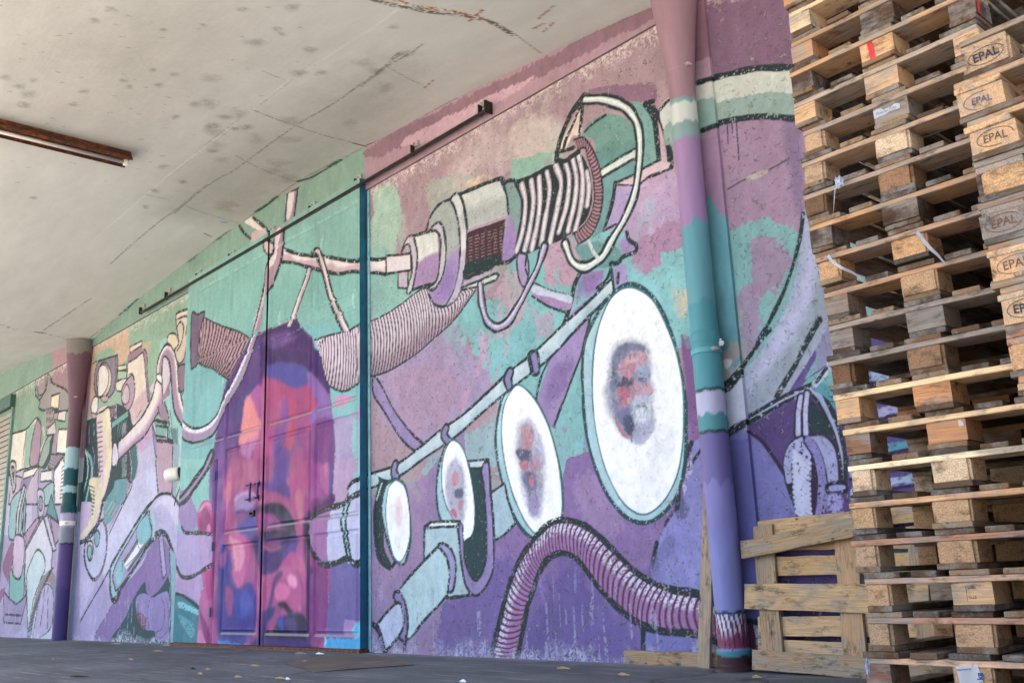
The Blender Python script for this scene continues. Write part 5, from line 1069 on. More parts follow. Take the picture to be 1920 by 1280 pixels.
# ------------------------------------------------------------------ ground
GZ = .015
def mat_ground():
    m = NT('asphalt'); c = m.coord()
    base = m.mix(m.ramp(m.noise(m.coord((.5, 1.6, 1)), 1.1, 6, .6), (.35, 0.0), (.65, 1.0)), hexc('4a4f57'), hexc('676c75'))
    base = m.mix(m.ramp(m.noise(c, 130, 2), (.60, 0.0), (.68, .5)), base, hexc('8d8f90')); base = m.mix(m.ramp(m.noise(c, 90, 2), (.33, .6), (.40, 0.0)), base, hexc('24272c'))
    v = m.n('TexVoronoi', feature='DISTANCE_TO_EDGE'); v.inputs['Scale'].default_value = .38
    dn = m.n('TexNoise'); dn.inputs['Scale'].default_value = 1.6; dn.inputs['Detail'].default_value = 6; m.l(c, dn.inputs['Vector'])
    vm = m.n('VectorMath', operation='MULTIPLY_ADD'); m.l(dn.outputs[1], vm.inputs[0]); vm.inputs[1].default_value = (1.2, 1.2, 0); m.l(c, vm.inputs[2]); m.l(vm.outputs[0], v.inputs['Vector'])
    cr = m.ramp(v.outputs['Distance'], (0.0, .85), (.006, 0.0)); base = m.mix(cr, base, hexc('1b1d20'))
    du = m.math('MULTIPLY', m.ramp(m.noise(m.coord((.5, 2.5, 1)), 2.3, 6, .7), (.58, 0.0), (.72, .5)), 1.0); base = m.mix(du, base, hexc('8b919a'))
    base = m.mix(m.ramp(m.noise(c, .9, 7, .7), (.40, .0), (.66, .55)), base, hexc('33373d')); base = m.mix(m.ramp(m.noise(m.coord((.35, 6, 1)), 3, 6, .7), (.56, 0.0), (.66, .5)), base, hexc('9aa0a8'))
    sx = m.n('SeparateXYZ'); m.l(c, sx.inputs[0]); near = m.ramp(m.math('MULTIPLY_ADD', m.noise(c, 4, 5, .7), .5, sx.outputs[1]), (.02, 0.0), (.30, .75)); base = m.mix(near, base, hexc('8f9096'))
    m.set('Base Color', base); m.set('Roughness', .85); b = m.bump(m.noise(c, 120, 4), .6, .006); b = m.bump(m.noise(c, 3, 4), .3, .02, b); b = m.bump(m.math('SUBTRACT', 1.0, cr), .6, .01, b)
    m.set('Normal', b); return m.m
def plane(name, x0, x1, y0, y1, z, mat, n=1):
    bm = bmesh.new(); bmesh.ops.create_grid(bm, x_segments=n, y_segments=n, size=.5)
    for v in bm.verts: v.co = Vector((x0 + (v.co.x + .5) * (x1 - x0), y0 + (v.co.y + .5) * (y1 - y0), z))
    o = from_bm(name, bm, mat); o['kind'] = 'structure'; return o
plane('ground', -300, 300, -300, 300, GZ, mat_ground())
plane('bounce_yard', -300, 300, -300, -5.9, .019, mat_simple('bounce_yard_concrete', hexc('a79f93'), .9, 0, .2, .6, .3, 8))  # unseen pale sheet, added to bounce sunlight up under the canopy


# ------------------------------------------------------------------ downpipes
def dpipe(cx, cyy, r, prof, bands, label, ring_y, name='drainpipe', n=40, dz=.012, ribz=None):
    root = empty(name, (cx, cyy, 0), label, 'drainpipe')
    z0, z1 = prof[0][0], prof[-1][0]; zs = rng(z0, z1, dz); rr = np.interp(zs, [p[0] for p in prof], [p[1] for p in prof])
    th = np.linspace(0, 2 * math.pi, n * 2 + 1); T, Z = np.meshgrid(th, zs); Rr = rr[:, None]
    P = np.stack([Rr * np.cos(T), Rr * np.sin(T), Z], -1)
    jx, jz = np.cos(T) * .5, Z; ra = .035 * (nz(T, Z * .3, 2.2, 3) - .5) + .012 * (nz(T, Z, 14, 4) - .5)
    C = np.zeros(P.shape) + hx(bands[0][1])
    for zt_, col, rag in bands:
        k = np.clip((zt_ - Z + ra * rag) / .01, 0, 1); C = lerp(C, hx(col), k)
    if ribz:
        za, zb_ = ribz; h_ = (Z - za) / (zb_ - za); k = (Z > za + ra * .3) & (Z < zb_ + ra * .6); ph = (T * 3.1 + .9 * h_ ** 2 + .2 * nz(T, Z, 6, 8)) % 1
        wh_ = np.clip((h_ - .25) * 3, 0, 1) * (ph > .28) * (ph < .62 + .2 * h_) * (nz(T, Z * .2, 26, 9) > .3)
        C = np.where(k[..., None], lerp(np.zeros(C.shape) + hx('#8a3f66'), hx('#c6d2e8'), wh_), C); C = np.where((k & (ph > .86))[..., None], hx('#5c1f38'), C)
    C *= (1 + .16 * (fbm(T, Z, 3, 12) - .6))[..., None]
    link('pipe', grid_mesh('pipe', P, C), M_PIPE, root)
    for zz, rad, hh, mt in ring_y:
        bm = bmesh.new(); b_lathe(bm, [(rad, zz - hh), (rad + .004, zz - hh + .004), (rad + .004, zz + hh - .004), (rad, zz + hh)], 40)
        cl = from_bm('clamp', bm, mt, root, smooth=False)
        bm = bmesh.new(); b_box(bm, -.015, .015, -rad - .03, -rad + .005, zz - .012, zz + .012, .003); b_tube(bm, [(-.03, -rad - .018, zz), (.03, -rad - .018, zz)], .006, 8)
        from_bm('clamp_bolt', bm, M_GALV, cl, rot=(0, 0, R(65)))
        bm = bmesh.new(); b_box(bm, -.012, .012, rad - .01, -cyy - .002, zz - .012, zz + .012, .002); from_bm('wall_stay', bm, M_STEEL, cl)
    return root
def zq(px, py, y=-.24): return on_y(px, py, y)[2]
ax = lambda y: 1248 + (1381 - 1248) * y / 1250
RZ = lambda y: zq(ax(y), y)
M_TEALCL = mat_simple('teal_clamp', hexc('4f9ba0'), .5); M_MAUVECL = mat_simple('mauve_clamp', hexc('a5858f'), .5)
bR = [(9, '#a5838f', 0), (RZ(182), '#7fa9a6', 1), (RZ(190), '#cfd3ce', 1.5), (RZ(226), '#8aa8a6', 1.5), (RZ(257), '#a887b2', .4), (RZ(412), '#62a4b2', 3), (RZ(560), '#4c9caa', 2), (RZ(724), '#1f4850', .4), (RZ(730), '#b9bddc', .6), (RZ(772), '#4f9ba4', 1.5), (RZ(803), '#1f4850', .4), (RZ(809), '#7a6fae', .4), (RZ(900), '#8885c6', 2), (RZ(1000), '#858aca', 2), (RZ(1144), '#1f3f52', .8), (RZ(1150), '#858aca', .5),
      (RZ(1217), '#3f8fa4', .3), (RZ(1228), '#4a3038', .6)]
prR = [(0.0, .13), (.035, .13), (.04, .108), (RZ(1216), .108), (RZ(1214), .096), (RZ(640), .096), (RZ(638), .103), (RZ(622), .103), (RZ(620), .094), (RZ(150), .094), (RZ(60), .135), (RZ(-10), .172), (4.83, .178)]
dpipe(-3.717, -.15, .095, prR, bR, 'thick drainpipe with funnel head, mauve, teal and violet, right of the big white discs', [(RZ(128), .099, .016, M_MAUVECL), (RZ(655), .099, .02, M_TEALCL)], ribz=(RZ(1217), RZ(1152)))
axl = lambda y: 152 - (152 - 117) * (y - 680) / 520
LZ = lambda y: zq(axl(y), y, -.25)
bL = [(9, '#8f8a84', 0), (LZ(655), '#80606f', 4), (LZ(832), '#a9cdd6', 1), (LZ(872), '#246670', 1.5), (LZ(905), '#a9cdd6', 1), (LZ(918), '#1f5f68', 1), (LZ(957), '#b3b0d2', .5), (LZ(984), '#8f93a4', 1), (LZ(1014), '#1f3f52', .3), (LZ(1017), '#66508f', .5), (LZ(1100), '#57478a', 3)]  # mauve and purple darkened to carry the shade on the visible side
prL = [(0.0, .11), (LZ(960), .11), (LZ(958), .12), (LZ(945), .12), (LZ(943), .108), (LZ(760), .108), (LZ(700), .16), (LZ(645), .215), (4.83, .22)]
dpipe(-16.34, -.16, .11, prL, bL, 'far drainpipe with funnel head, mauve, dark teal and purple, left of the sliding door', [(LZ(738), .113, .03, M_MAUVECL), (LZ(977), .113, .035, M_WHITEPL)])

# ------------------------------------------------------------------ lamps
lp = on_z(241, 312, 5.10); lx0, ly1 = lp[0], lp[1]; zl = float(zc(lx0))
lam = empty('ceiling_lamp', (lx0 - .02, ly1 - .75, zl), 'rusty fluorescent batten lamp fixed to the concrete canopy ceiling', 'ceiling lamp')
lam.rotation_euler = (0, 0, R(-1.5))
box('housing', (-.055, .055, -.75, .75, -.085, .004), M_RUST, lam)
for sx in (-1, 1):
    bm = bmesh.new()
    v = [bm.verts.new(p) for p in ((sx * .055, -.75, -.03), (sx * .055, .75, -.03), (sx * .115, .75, -.10), (sx * .115, -.75, -.10), (sx * .058, -.75, -.026), (sx * .058, .75, -.026), (sx * .12, .75, -.098), (sx * .12, -.75, -.098))]
    for q in ((0, 1, 2, 3), (7, 6, 5, 4), (3, 2, 6, 7), (0, 3, 7, 4), (1, 5, 6, 2)): bm.faces.new([v[i] for i in q])
    b_box(bm, sx * .117 - .006, sx * .117 + .006, -.75, .75, -.122, -.096); from_bm('reflector', bm, M_RUST, lam)
bm = bmesh.new(); b_tube(bm, [(0, -.69, -.115), (0, .69, -.115)], .019, 14); from_bm('tube', bm, M_TUBE, lam, smooth=True)
for sy in (-.72, .72): box('socket', (-.022, .022, sy - .025, sy + .02, -.145, -.085), M_WHITEPL, lam)
wl = on_y(345, 885, -.02)
wlt = empty('wall_lamp', tuple(wl), 'small white bulkhead lamp on a dark holder beside the left door edge', 'wall lamp')
wlt.rotation_euler = (0, R(0), R(0))
bm = bmesh.new(); b_lathe(bm, [(.05, 0), (.075, .015), (.08, .05), (.07, .06)], 20); hb_ = from_bm('lamp_holder', bm, M_STEEL, wlt, rot=(R(98), 0, R(-50)))
bm = bmesh.new(); b_lathe(bm, [(.085, .05), (.094, .08), (.094, .20), (.08, .245), (.03, .26)], 20); from_bm('lamp_glass', bm, M_WHITEPL, wlt, smooth=True, rot=(R(98), 0, R(-50)))
bm = bmesh.new(); b_tube(bm, [(.0, -.02, -.07), (-.05, -.03, -.2), (-.15, -.03, -.32), (-.22, -.02, -.42)], .006, 6); from_bm('cable', bm, M_STEEL, wlt)

# ------------------------------------------------------------------ timber
def board(L, W, T, seed=0, wane=.0, nseg=7, bev=.0025):
    """plank along local +X, from the origin; slightly uneven edges"""
    rr = random.Random(seed); bm = bmesh.new(); rings = []
    for i in range(nseg + 1):
        x = L * i / nseg; e = lambda: rr.uniform(-1, 1) * .0016
        w0, w1 = e() * 1.6, e() * 1.6; t0, t1 = e() * .6, e() * .6
        if wane and i in (0,): w0 += .004
        rings.append([bm.verts.new(p) for p in ((x, w0, t0), (x, W + w1, t0 + e() * .3), (x, W + w1, T + t1), (x, w0, T + t1 + e() * .3))])
    for a, b in zip(rings, rings[1:]):
        for k in range(4): bm.faces.new((a[k], a[(k + 1) % 4], b[(k + 1) % 4], b[k]))
    bm.faces.new(rings[0]); bm.faces.new(rings[-1][::-1]); bmesh.ops.recalc_face_normals(bm, faces=bm.faces)
    es = [e for e in bm.edges if (len(e.link_faces) == 2 and e.calc_face_angle(0) > .8)]
    bmesh.ops.bevel(bm, geom=es, offset=bev, segments=1, affect='EDGES')
    me = bpy.data.meshes.new('board'); bm.to_mesh(me); bm.free(); return me
def blockmesh(lx, ly, lz, seed, chip):
    rr = random.Random(seed); bm = bmesh.new(); vs = b_box(bm, 0, lx, 0, ly, 0, lz)
    for v in vs: v.co += Vector((rr.uniform(-1, 1), rr.uniform(-1, 1), 0)) * .0015
    if chip:
        es = [e for e in bm.edges if abs((e.verts[0].co - e.verts[1].co).z) > .05]
        bmesh.ops.bevel(bm, geom=es, offset=rr.uniform(.006, .014), segments=2, affect='EDGES')
    es = [e for e in bm.edges if e.calc_face_angle(0) > .5]
    bmesh.ops.bevel(bm, geom=es, offset=.002, segments=1, affect='EDGES')
    me = bpy.data.meshes.new('block'); bm.to_mesh(me); bm.free(); return me
def wc(h):
    v = hexc(h); g = v @ np.array([.4, .5, .1]); return (v * .76 + g * .24) * np.array([1.02, .91, .85])
def vary(c, rr, a=.12):
    k = 1 + rr.uniform(-a, a); t = rr.uniform(-.05, .05); return np.clip(np.array([c[0] * k * (1 + t), c[1] * k, c[2] * k * (1 - t)]), 0, 1)
CT = {'chip': ('#a98c66', 1), 'pale': ('#c9b592', 1), 'tanc': ('#b3905f', 1), 'brc': ('#8a6a48', 1), 'dkc': ('#6d5136', 1), 'tan': ('#c8a06a', 0), 'or': ('#bd8447', 0), 'brw': ('#876446', 0), 'gry': ('#857c72', 0), 'dkw': ('#4f3a2c', 0), 'red': ('#86604a', 0), 'palew': ('#d3b98a', 0)}
def pallet(name, loc, rot, front, plank, seed, label, cat, group, deck=None):
    """1200 x 800 pallet; local +X = 800 side, local +Y = 1200 side, origin at one bottom corner"""
    rr = random.Random(seed); root = empty(name, loc, label, cat, group); root.rotation_euler = (0, 0, rot); res = {}
    pal = ['#72583f', '#5f564c', '#8a6d4a', '#5a4634', '#96794f', '#544e48', '#6a5239']  # shade of the gaps put into deck, bottom and inner board colours
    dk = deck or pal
    for x, w_ in ((0, .145), (.186, .1), (.3275, .145), (.5138, .1), (.655, .145)):
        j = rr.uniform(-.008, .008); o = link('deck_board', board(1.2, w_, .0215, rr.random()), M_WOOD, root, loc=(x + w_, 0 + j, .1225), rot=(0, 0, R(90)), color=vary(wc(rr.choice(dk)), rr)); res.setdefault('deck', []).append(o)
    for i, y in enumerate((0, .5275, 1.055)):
        o = link('stringer', board(.8 + rr.uniform(-.004, .006), .145, .0215, rr.random()), M_WOOD, root, loc=(rr.uniform(-.006, .004), y + (rr.uniform(-.006, .004) if i == 0 else 0), .1005), color=vary(wc(plank) * (1.42 if 103 < seed < 109 else 1.22) if i == 0 else wc(rr.choice(pal)), rr, .05)); res.setdefault('stringer', []).append(o)  # front plank colour lifted as if better lit, some lower ones more
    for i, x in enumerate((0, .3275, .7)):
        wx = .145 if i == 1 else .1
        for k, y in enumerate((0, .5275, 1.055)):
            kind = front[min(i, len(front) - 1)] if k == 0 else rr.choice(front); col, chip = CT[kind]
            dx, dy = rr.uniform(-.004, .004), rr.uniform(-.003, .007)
            o = link('block', blockmesh(wx, .145, .078, rr.random(), chip), M_CHIP if chip else M_WOOD, root, loc=(x + dx, y + dy, .0222), color=vary(wc(col) * (1.15 if k == 0 else .7), rr, .08)); res[(i, k)] = o  # front blocks lifted, inner blocks darkened for shade inside the stack
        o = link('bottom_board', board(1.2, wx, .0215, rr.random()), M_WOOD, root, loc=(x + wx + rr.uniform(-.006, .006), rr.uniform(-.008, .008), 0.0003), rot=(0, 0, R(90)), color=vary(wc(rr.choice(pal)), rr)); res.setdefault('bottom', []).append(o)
    return root, res
ordn = ['ground', 'first', 'second', 'third', 'fourth', 'fifth', 'sixth', 'seventh', 'eighth', 'ninth', 'tenth', 'eleventh', 'twelfth', 'thirteenth', 'fourteenth', 'fifteenth', 'sixteenth', 'seventeenth', 'eighteenth', 'nineteenth', 'twentieth', 'twenty-first', 'twenty-second', 'twenty-third']
S1 = [('red', 'chip', '#d0a884', -1.950), ('chip', 'chip', '#ad8266', -1.923), ('chip', 'tan', '#b89474', -1.907), ('chip', 'chip', '#a3775a', -1.940), ('tanc', 'tanc', '#bd9566', -1.932), ('pale', 'pale', '#dcc79c', -1.914), ('brw', 'or', '#cdb07e', -1.913), ('tan', 'or', '#dab97e', -1.937),
      ('dkc', 'brc', '#857b6e', -1.949), ('gry', 'gry', '#94887c', -1.927), ('brw', 'chip', '#a98762', -1.932), ('tanc', 'tanc', '#ad8b6c', -1.951), ('dkw', 'dkw', '#b58e5c', -1.955), ('dkc', 'brc', '#a08a74', -1.963), ('chip', 'pale', '#b0926e', -1.953), ('chip', 'gry', '#a88a66', -1.938),
      ('tan', 'tan', '#a0917e', -1.960), ('dkw', 'tan', '#b08a5c', -1.954), ('or', 'dkw', '#9a7c58', -1.940), ('palew', 'tan', '#cfae7c', -1.930), ('or', 'brw', '#b39466', -1.945), ('tan', 'tan', '#a98c68', -1.94), ('brw', 'chip', '#8c8074', -1.94)]
L1 = ['white weight label on its middle block, lowest in view', 'of brown chipboard blocks, just above the labelled one', 'with a printed stamp on its middle wooden block', 'chipboard blocks, level with the top of the broken pallet', 'of smooth tan chipboard blocks', 'of pale cream chipboard blocks and the brightest plank', 'with grey stained knotty middle block', 'with orange knotty middle block and fresh plank',
      'with dark weathered plank over brown chip blocks', 'of cracked grey wooden blocks', 'whose left block is brown and split, under a bright plank', 'of tan blocks with a white strap hanging on the left', 'of dark brown blocks below the hanging string', 'whose grey plank is freshly broken at its left end', 'of crumbly chipboard blocks beside plastic wrap', 'with torn white label on its grey middle block',
      'of light tan blocks, just above the torn label', 'with red paint stripe down its middle block', 'with orange left block and dark middle block', 'with pale left block near the top of the picture', 'cut by the top edge of the picture', 'above the picture edge', 'above the picture edge']
Y1 = -1.791; st1 = {}
pallet('pallet', (-1.93, Y1, 0), 0, ('chip', 'chip', 'chip'), '#a08060', 900, 'bottom pallet standing on the ground under the taller rear stack', 'pallet', 'pallets in the taller stack')
for i, (a, b, pl, x0) in enumerate(S1[:21]):
    lvl = i + 1; third = 'dkw' if i == 17 else (b if i % 2 else a)
    r_, q_ = pallet('pallet', (x0, Y1 + rnd.uniform(-.006, .006), .144 * lvl + .0006 * i + (.012 if i > 10 else 0)), R(rnd.uniform(-.35, .35)), (a, b, third), pl, 100 + i,
                    'pallet in the taller stack, ' + L1[i], 'pallet', 'pallets in the taller stack')
    st1[i] = (r_, q_)
# second stack, long side to the camera, nearer
K2 = [(15, -1.081, 'chip', '#a08d72'), (14, -1.118, 'tan', '#c29a62'), (13, -1.102, 'tan', '#c9a46c'), (12, -1.094, 'tanc', '#97897a'), (11, -1.104, 'gry', '#8a7c6e'), (10, -1.104, 'tan', '#c9a066'), (9, -1.088, 'tan', '#cfaa74'), (8, -1.091, 'tanc', '#b07a54'), (7, -1.075, 'chip', '#b9905f'), (6, -1.08, 'tan', '#b9905f')]
L2 = {15: 'topmost in the nearer stack, crisp black oval stamp on its block', 14: 'second from the top of the nearer stack, smudged stamp on its block', 13: 'third from the top of the nearer stack, pale block with burnt oval stamp', 12: 'fourth from the top of the nearer stack, rough unstamped corner block', 11: 'fifth from the top of the nearer stack, grey weathered block with burnt stamp',
      10: 'sixth from the top of the nearer stack, yellow block with burnt stamp', 9: 'seventh from the top of the nearer stack, stamp cut by the picture edge', 8: 'eighth from the top of the nearer stack, brown corner block', 7: 'ninth from the top of the nearer stack, barely showing at the right edge', 6: 'tenth from the top of the nearer stack, behind the picture edge'}
Y2 = -2.251; st2 = {}
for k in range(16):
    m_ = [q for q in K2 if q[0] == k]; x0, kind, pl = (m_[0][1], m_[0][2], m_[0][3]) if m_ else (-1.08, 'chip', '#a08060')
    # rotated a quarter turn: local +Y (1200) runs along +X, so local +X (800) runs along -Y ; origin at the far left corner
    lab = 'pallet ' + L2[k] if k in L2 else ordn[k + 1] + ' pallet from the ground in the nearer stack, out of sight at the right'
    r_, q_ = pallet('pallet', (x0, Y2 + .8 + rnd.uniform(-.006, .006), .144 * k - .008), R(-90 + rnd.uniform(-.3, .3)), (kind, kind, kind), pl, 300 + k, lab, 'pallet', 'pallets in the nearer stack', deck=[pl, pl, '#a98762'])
    st2[k] = (r_, q_)

# third stack standing behind the nearer one, in its shadow
for k in range(22):
    rr_ = random.Random(700 + k)
    pallet('pallet', (-1.06 + rr_.uniform(-.015, .015), -1.40, .1444 * k), R(rr_.uniform(-.4, .4)), ('chip', 'brc', 'dkw'), rr_.choice(['#8a6d50', '#7d7468', '#9c7c58']), 700 + k,
           ordn[k + 1] + ' pallet from the ground in the shaded stack hidden behind the nearer stack', 'pallet', 'pallets in the shaded rear stack')
# ---- stamps and marks
def text_bm(txt, size, bold=0.0):
    cu = bpy.data.curves.new('t', 'FONT'); cu.body = txt; cu.size = size; cu.align_x = 'CENTER'; cu.align_y = 'CENTER'; cu.offset = bold; cu.extrude = .0003
    o = bpy.data.objects.new('t', cu); COL.objects.link(o); dg = bpy.context.evaluated_depsgraph_get(); me = bpy.data.meshes.new_from_object(o.evaluated_get(dg))
    bm = bmesh.new(); bm.from_mesh(me); bpy.data.objects.remove(o); bpy.data.meshes.remove(me); return bm
def oval(bm, rx, ry, wd, n=40, z=.0003, a0=0, a1=1):
    t = [2 * math.pi * (a0 + (a1 - a0) * i / n) for i in range(n + 1)]
    A = [bm.verts.new((rx * math.cos(a), ry * math.sin(a), z)) for a in t]; B = [bm.verts.new(((rx - wd) * math.cos(a), (ry - wd) * math.sin(a), z)) for a in t]
    for i in range(n): bm.faces.new((A[i], A[i + 1], B[i + 1], B[i]))
def stamp(blk, txt, mat, loc, rot, size=.042, rx=.058, ry=.03, bold=.0009, a0=0, a1=1):
    rs = random.Random(size * 1000 + a1 * 77); bm = text_bm(txt, size, bold); tw = rs.uniform(-.10, .10)
    for v in bm.verts: v.co.x *= .92; v.co.y += .0012 * math.sin(v.co.x * 90 + tw * 40)
    loc = (loc[0], loc[1] + rs.uniform(-.005, .005), loc[2] + rs.uniform(-.003, .003)); rot = (rot[0], rot[1] + tw * .6, rot[2]); oval(bm, rx, ry, .0022, a0=a0, a1=a1)
    from_bm('stamp', bm, mat, blk, loc=loc, rot=rot)
# stack 2 : face toward the camera is local +X side of block (i=2, x = .7 .. .8), corner nearest x0 is k=0
def st2face(k): return st2[k][1][(2, 0)]
FR = (R(90), 0, R(90))
for k, mt, sz, a0, a1, dz in ((15, M_INK, .046, 0.02, .985, 0), (14, M_FADEINK, .036, .2, .7, -.004), (13, M_BURN, .042, 0, .8, 0), (11, M_BURN, .044, .1, .98, 0), (10, M_BURN, .044, .05, .75, 0), (9, M_INK, .044, .05, .95, 0)):
    stamp(st2face(k), 'EPAL', mt, (.1012, .072, .040 + dz), FR, sz * .9, a0=a0, a1=a1, bold=.0008 if mt is M_INK else .0002)
# UIC mark and red paint on the corner block of the taller stack (right-hand side face)
ub = st1[17][1][(2, 0)]; stamp(ub, 'UIC', M_INK, (.1012, .085, .042), FR, .036, .042, .026)
def spray(blk, face, u0, u1, z0, z1, seed=1):
    rr = random.Random(seed); bm = bmesh.new(); n = 14; L_ = []; R_ = []
    for i in range(n + 1):
        z = z0 + (z1 - z0) * i / n; a = u0 + rr.uniform(-.002, .002) + .006 * i / n; b = u1 + rr.uniform(-.002, .002) + .006 * i / n
        if face == 'front': L_.append(bm.verts.new((a, -.0022, z))); R_.append(bm.verts.new((b, -.0022, z)))
        else: L_.append(bm.verts.new((.1022, a, z))); R_.append(bm.verts.new((.1022, b, z)))
    for i in range(n): bm.faces.new((L_[i], R_[i], R_[i + 1], L_[i + 1]))
    from_bm('paint_stripe', bm, M_RED, blk)
spray(st1[17][1][(1, 0)], 'front', .058, .034, .078, -.0, 2); spray(ub, 'side', .010, .034, -.0, .078, 3)
# small printed square on the third pallet
mb = st1[2][1][(1, 0)]
bm = bmesh.new(); rr = random.Random(12)
for k in range(15): x = -.026 + .0036 * (k % 8); z = .012 if k < 8 else -.022; b_box(bm, x, x + rr.uniform(.001, .0028), z, z + rr.uniform(.004, .010), 0, .0003)
for k in range(6): b_box(bm, -.030, -.020, -.018 + k * .006, -.0172 + k * .006, 0, .0003)
b_box(bm, -.034, -.0325, -.03, .022, 0, .0003); b_box(bm, -.034, .034, .0215, .0225, 0, .0003)
from_bm('stamp', bm, M_INK, mb, loc=(.085, -.0012, .042), rot=(R(90), 0, 0))
# torn white label with blue scribble
def scrap(name, blk, w_, h_, loc, seed, mat=M_PAPER):
    rr = random.Random(seed); bm = bmesh.new(); n = 10
    A = [bm.verts.new((w_ * i / n, -.0006, h_ * (.0 + rr.uniform(0, .15)))) for i in range(n + 1)]; B = [bm.verts.new((w_ * i / n, -.0006, h_ * (1 - rr.uniform(0, .35) - .25 * (i / n)))) for i in range(n + 1)]
    for i in range(n): bm.faces.new((A[i], A[i + 1], B[i + 1], B[i]))
    bmesh.ops.solidify(bm, geom=bm.faces[:], thickness=.0006)
    return from_bm(name, bm, mat, blk, loc=loc)
lb = scrap('torn_label', st1[15][1][(1, 0)], .112, .04, (.002, -.0015, .030), 4); lb.rotation_euler = (0, R(-2), 0)
bm = bmesh.new(); rr = random.Random(5)
for i in range(16):
    x = .012 + i * .0055; z = .012 + rr.uniform(-.002, .002); b_tube(bm, [(x, -.0014, z), (x + rr.uniform(-.002, .003), -.0014, z + rr.uniform(.006, .013))], .0007, 4)
from_bm('scribble', bm, M_BLUEINK, st1[15][1][(1, 0)], loc=(.002, -.0015, .030))
scrap('paper_scrap', st1[6][1][(1, 0)], .018, .03, (.12, -.002, .048), 8)
# weight label on the lowest pallet in view
blk = st1[0][1][(1, 0)]
bm = bmesh.new(); n = 8
A = [bm.verts.new((-.002 + .0 * i, -.003, 0)) for i in range(0)]
P = [(0.0, .062), (.078, .070), (.104, -.06), (.018, -.075)]
g0 = [[bm.verts.new((*(np.array(P[0]) * (1 - u) * (1 - v) + np.array(P[1]) * u * (1 - v) + np.array(P[2]) * u * v + np.array(P[3]) * (1 - u) * v), .0016 * math.sin(6 * u + 4 * v))) for u in np.linspace(0, 1, 9)] for v in np.linspace(0, 1, 9)]
for i in range(8):
    for j in range(8): bm.faces.new((g0[i][j], g0[i][j + 1], g0[i + 1][j + 1], g0[i + 1][j]))
bmesh.ops.solidify(bm, geom=bm.faces[:], thickness=.0005)
wlab = from_bm('weight_label', bm, M_PAPER, blk, loc=(.018, -.0045, .018), rot=(R(90), 0, 0))
bm = text_bm('40 kg', .026, .0006); from_bm('lettering', bm, M_BLUEINK, blk, loc=(.100, -.0072, .033), rot=(R(90), R(-98 + 4), 0))
bm = text_bm('TARA PALETTE', .0078); from_bm('lettering', bm, M_BLUEINK, blk, loc=(.046, -.0072, .070), rot=(R(90), R(-6), 0))

# ---- straps and wrap caught in the stack
def ribbon(name, pp, wd, label, cat, mat=M_STRAP, tw=0.0):
    P_ = [Vector(on_y(px, py, Y)) for px, py, Y in pp]; P_ = [Vector(v) for v in crom(np.array(P_), False, 5)]
    bm = bmesh.new(); prev = None; n = len(P_)
    for i, p in enumerate(P_):
        t = (P_[min(i + 1, n - 1)] - P_[max(i - 1, 0)]).normalized(); s_ = t.cross(Vector((0, -1, .15))).normalized(); s_.rotate(Matrix.Rotation(tw * i / n, 3, t))
        a, b = bm.verts.new(p - s_ * wd / 2), bm.verts.new(p + s_ * wd / 2)
        if prev: bm.faces.new((prev[0], prev[1], b, a))
        prev = (a, b)
    bmesh.ops.solidify(bm, geom=bm.faces[:], thickness=.0006)
    return tag(from_bm(name, bm, mat), label, cat)
ribbon('plastic_strap', [(1552, 479, -1.82), (1563, 492, -1.84), (1580, 503, -1.85), (1600, 512, -1.83), (1624, 528, -1.80)], .013, 'short white strap hanging from the left edge of the tall pallet stack', 'strap', tw=1.2)
ribbon('plastic_strap', [(1719, 435, -1.80), (1731, 450, -1.83), (1745, 466, -1.84), (1758, 478, -1.83), (1775, 498, -1.80)], .014, 'white strap dangling over the middle block column of the tall stack', 'strap', tw=1.0)
ribbon('plastic_string', [(1566, 352, -1.815), (1564, 375, -1.82), (1563, 395, -1.82), (1559, 415, -1.82), (1558, 438, -1.815)], .005, 'thin pale string hanging from the crumpled wrap on the pallet stack', 'string', tw=1.5)
def wad(name, px, py, Y, rad, label, cat, sx=1, sz=1, mat=M_STRAP, seed=1):
    rr = random.Random(seed); bm = bmesh.new(); bmesh.ops.create_icosphere(bm, subdivisions=3, radius=rad)
    for v in bm.verts:
        n_ = v.co.normalized(); k = 1 + .45 * (rr.random() - .5) + .35 * math.sin(n_.x * 7 + n_.z * 5 + seed) * math.cos(n_.z * 6 - n_.y * 4); v.co = Vector((n_.x * rad * k * sx, n_.y * rad * k * .5, n_.z * rad * k * sz))
    return tag(from_bm(name, bm, mat, loc=tuple(on_y(px, py, Y))), label, cat)
wad('plastic_wrap', 1573, 342, -1.83, .020, 'crumpled clear plastic wrap stuck on a plank end of the tall stack', 'plastic wrap', .8, 1.2, M_WRAP)
wad('plastic_wrap', 1628, 1252, -1.84, .024, 'shred of clear wrap at the bottom left corner of the tall stack', 'plastic wrap', .3, 1.3, M_WRAP, seed=3)
wad('paper_scrap', 1346, 644, -.12, .03, 'crumpled white paper wedged behind the right drainpipe clamp', 'paper', 1.4, .9, M_PAPER, seed=6)

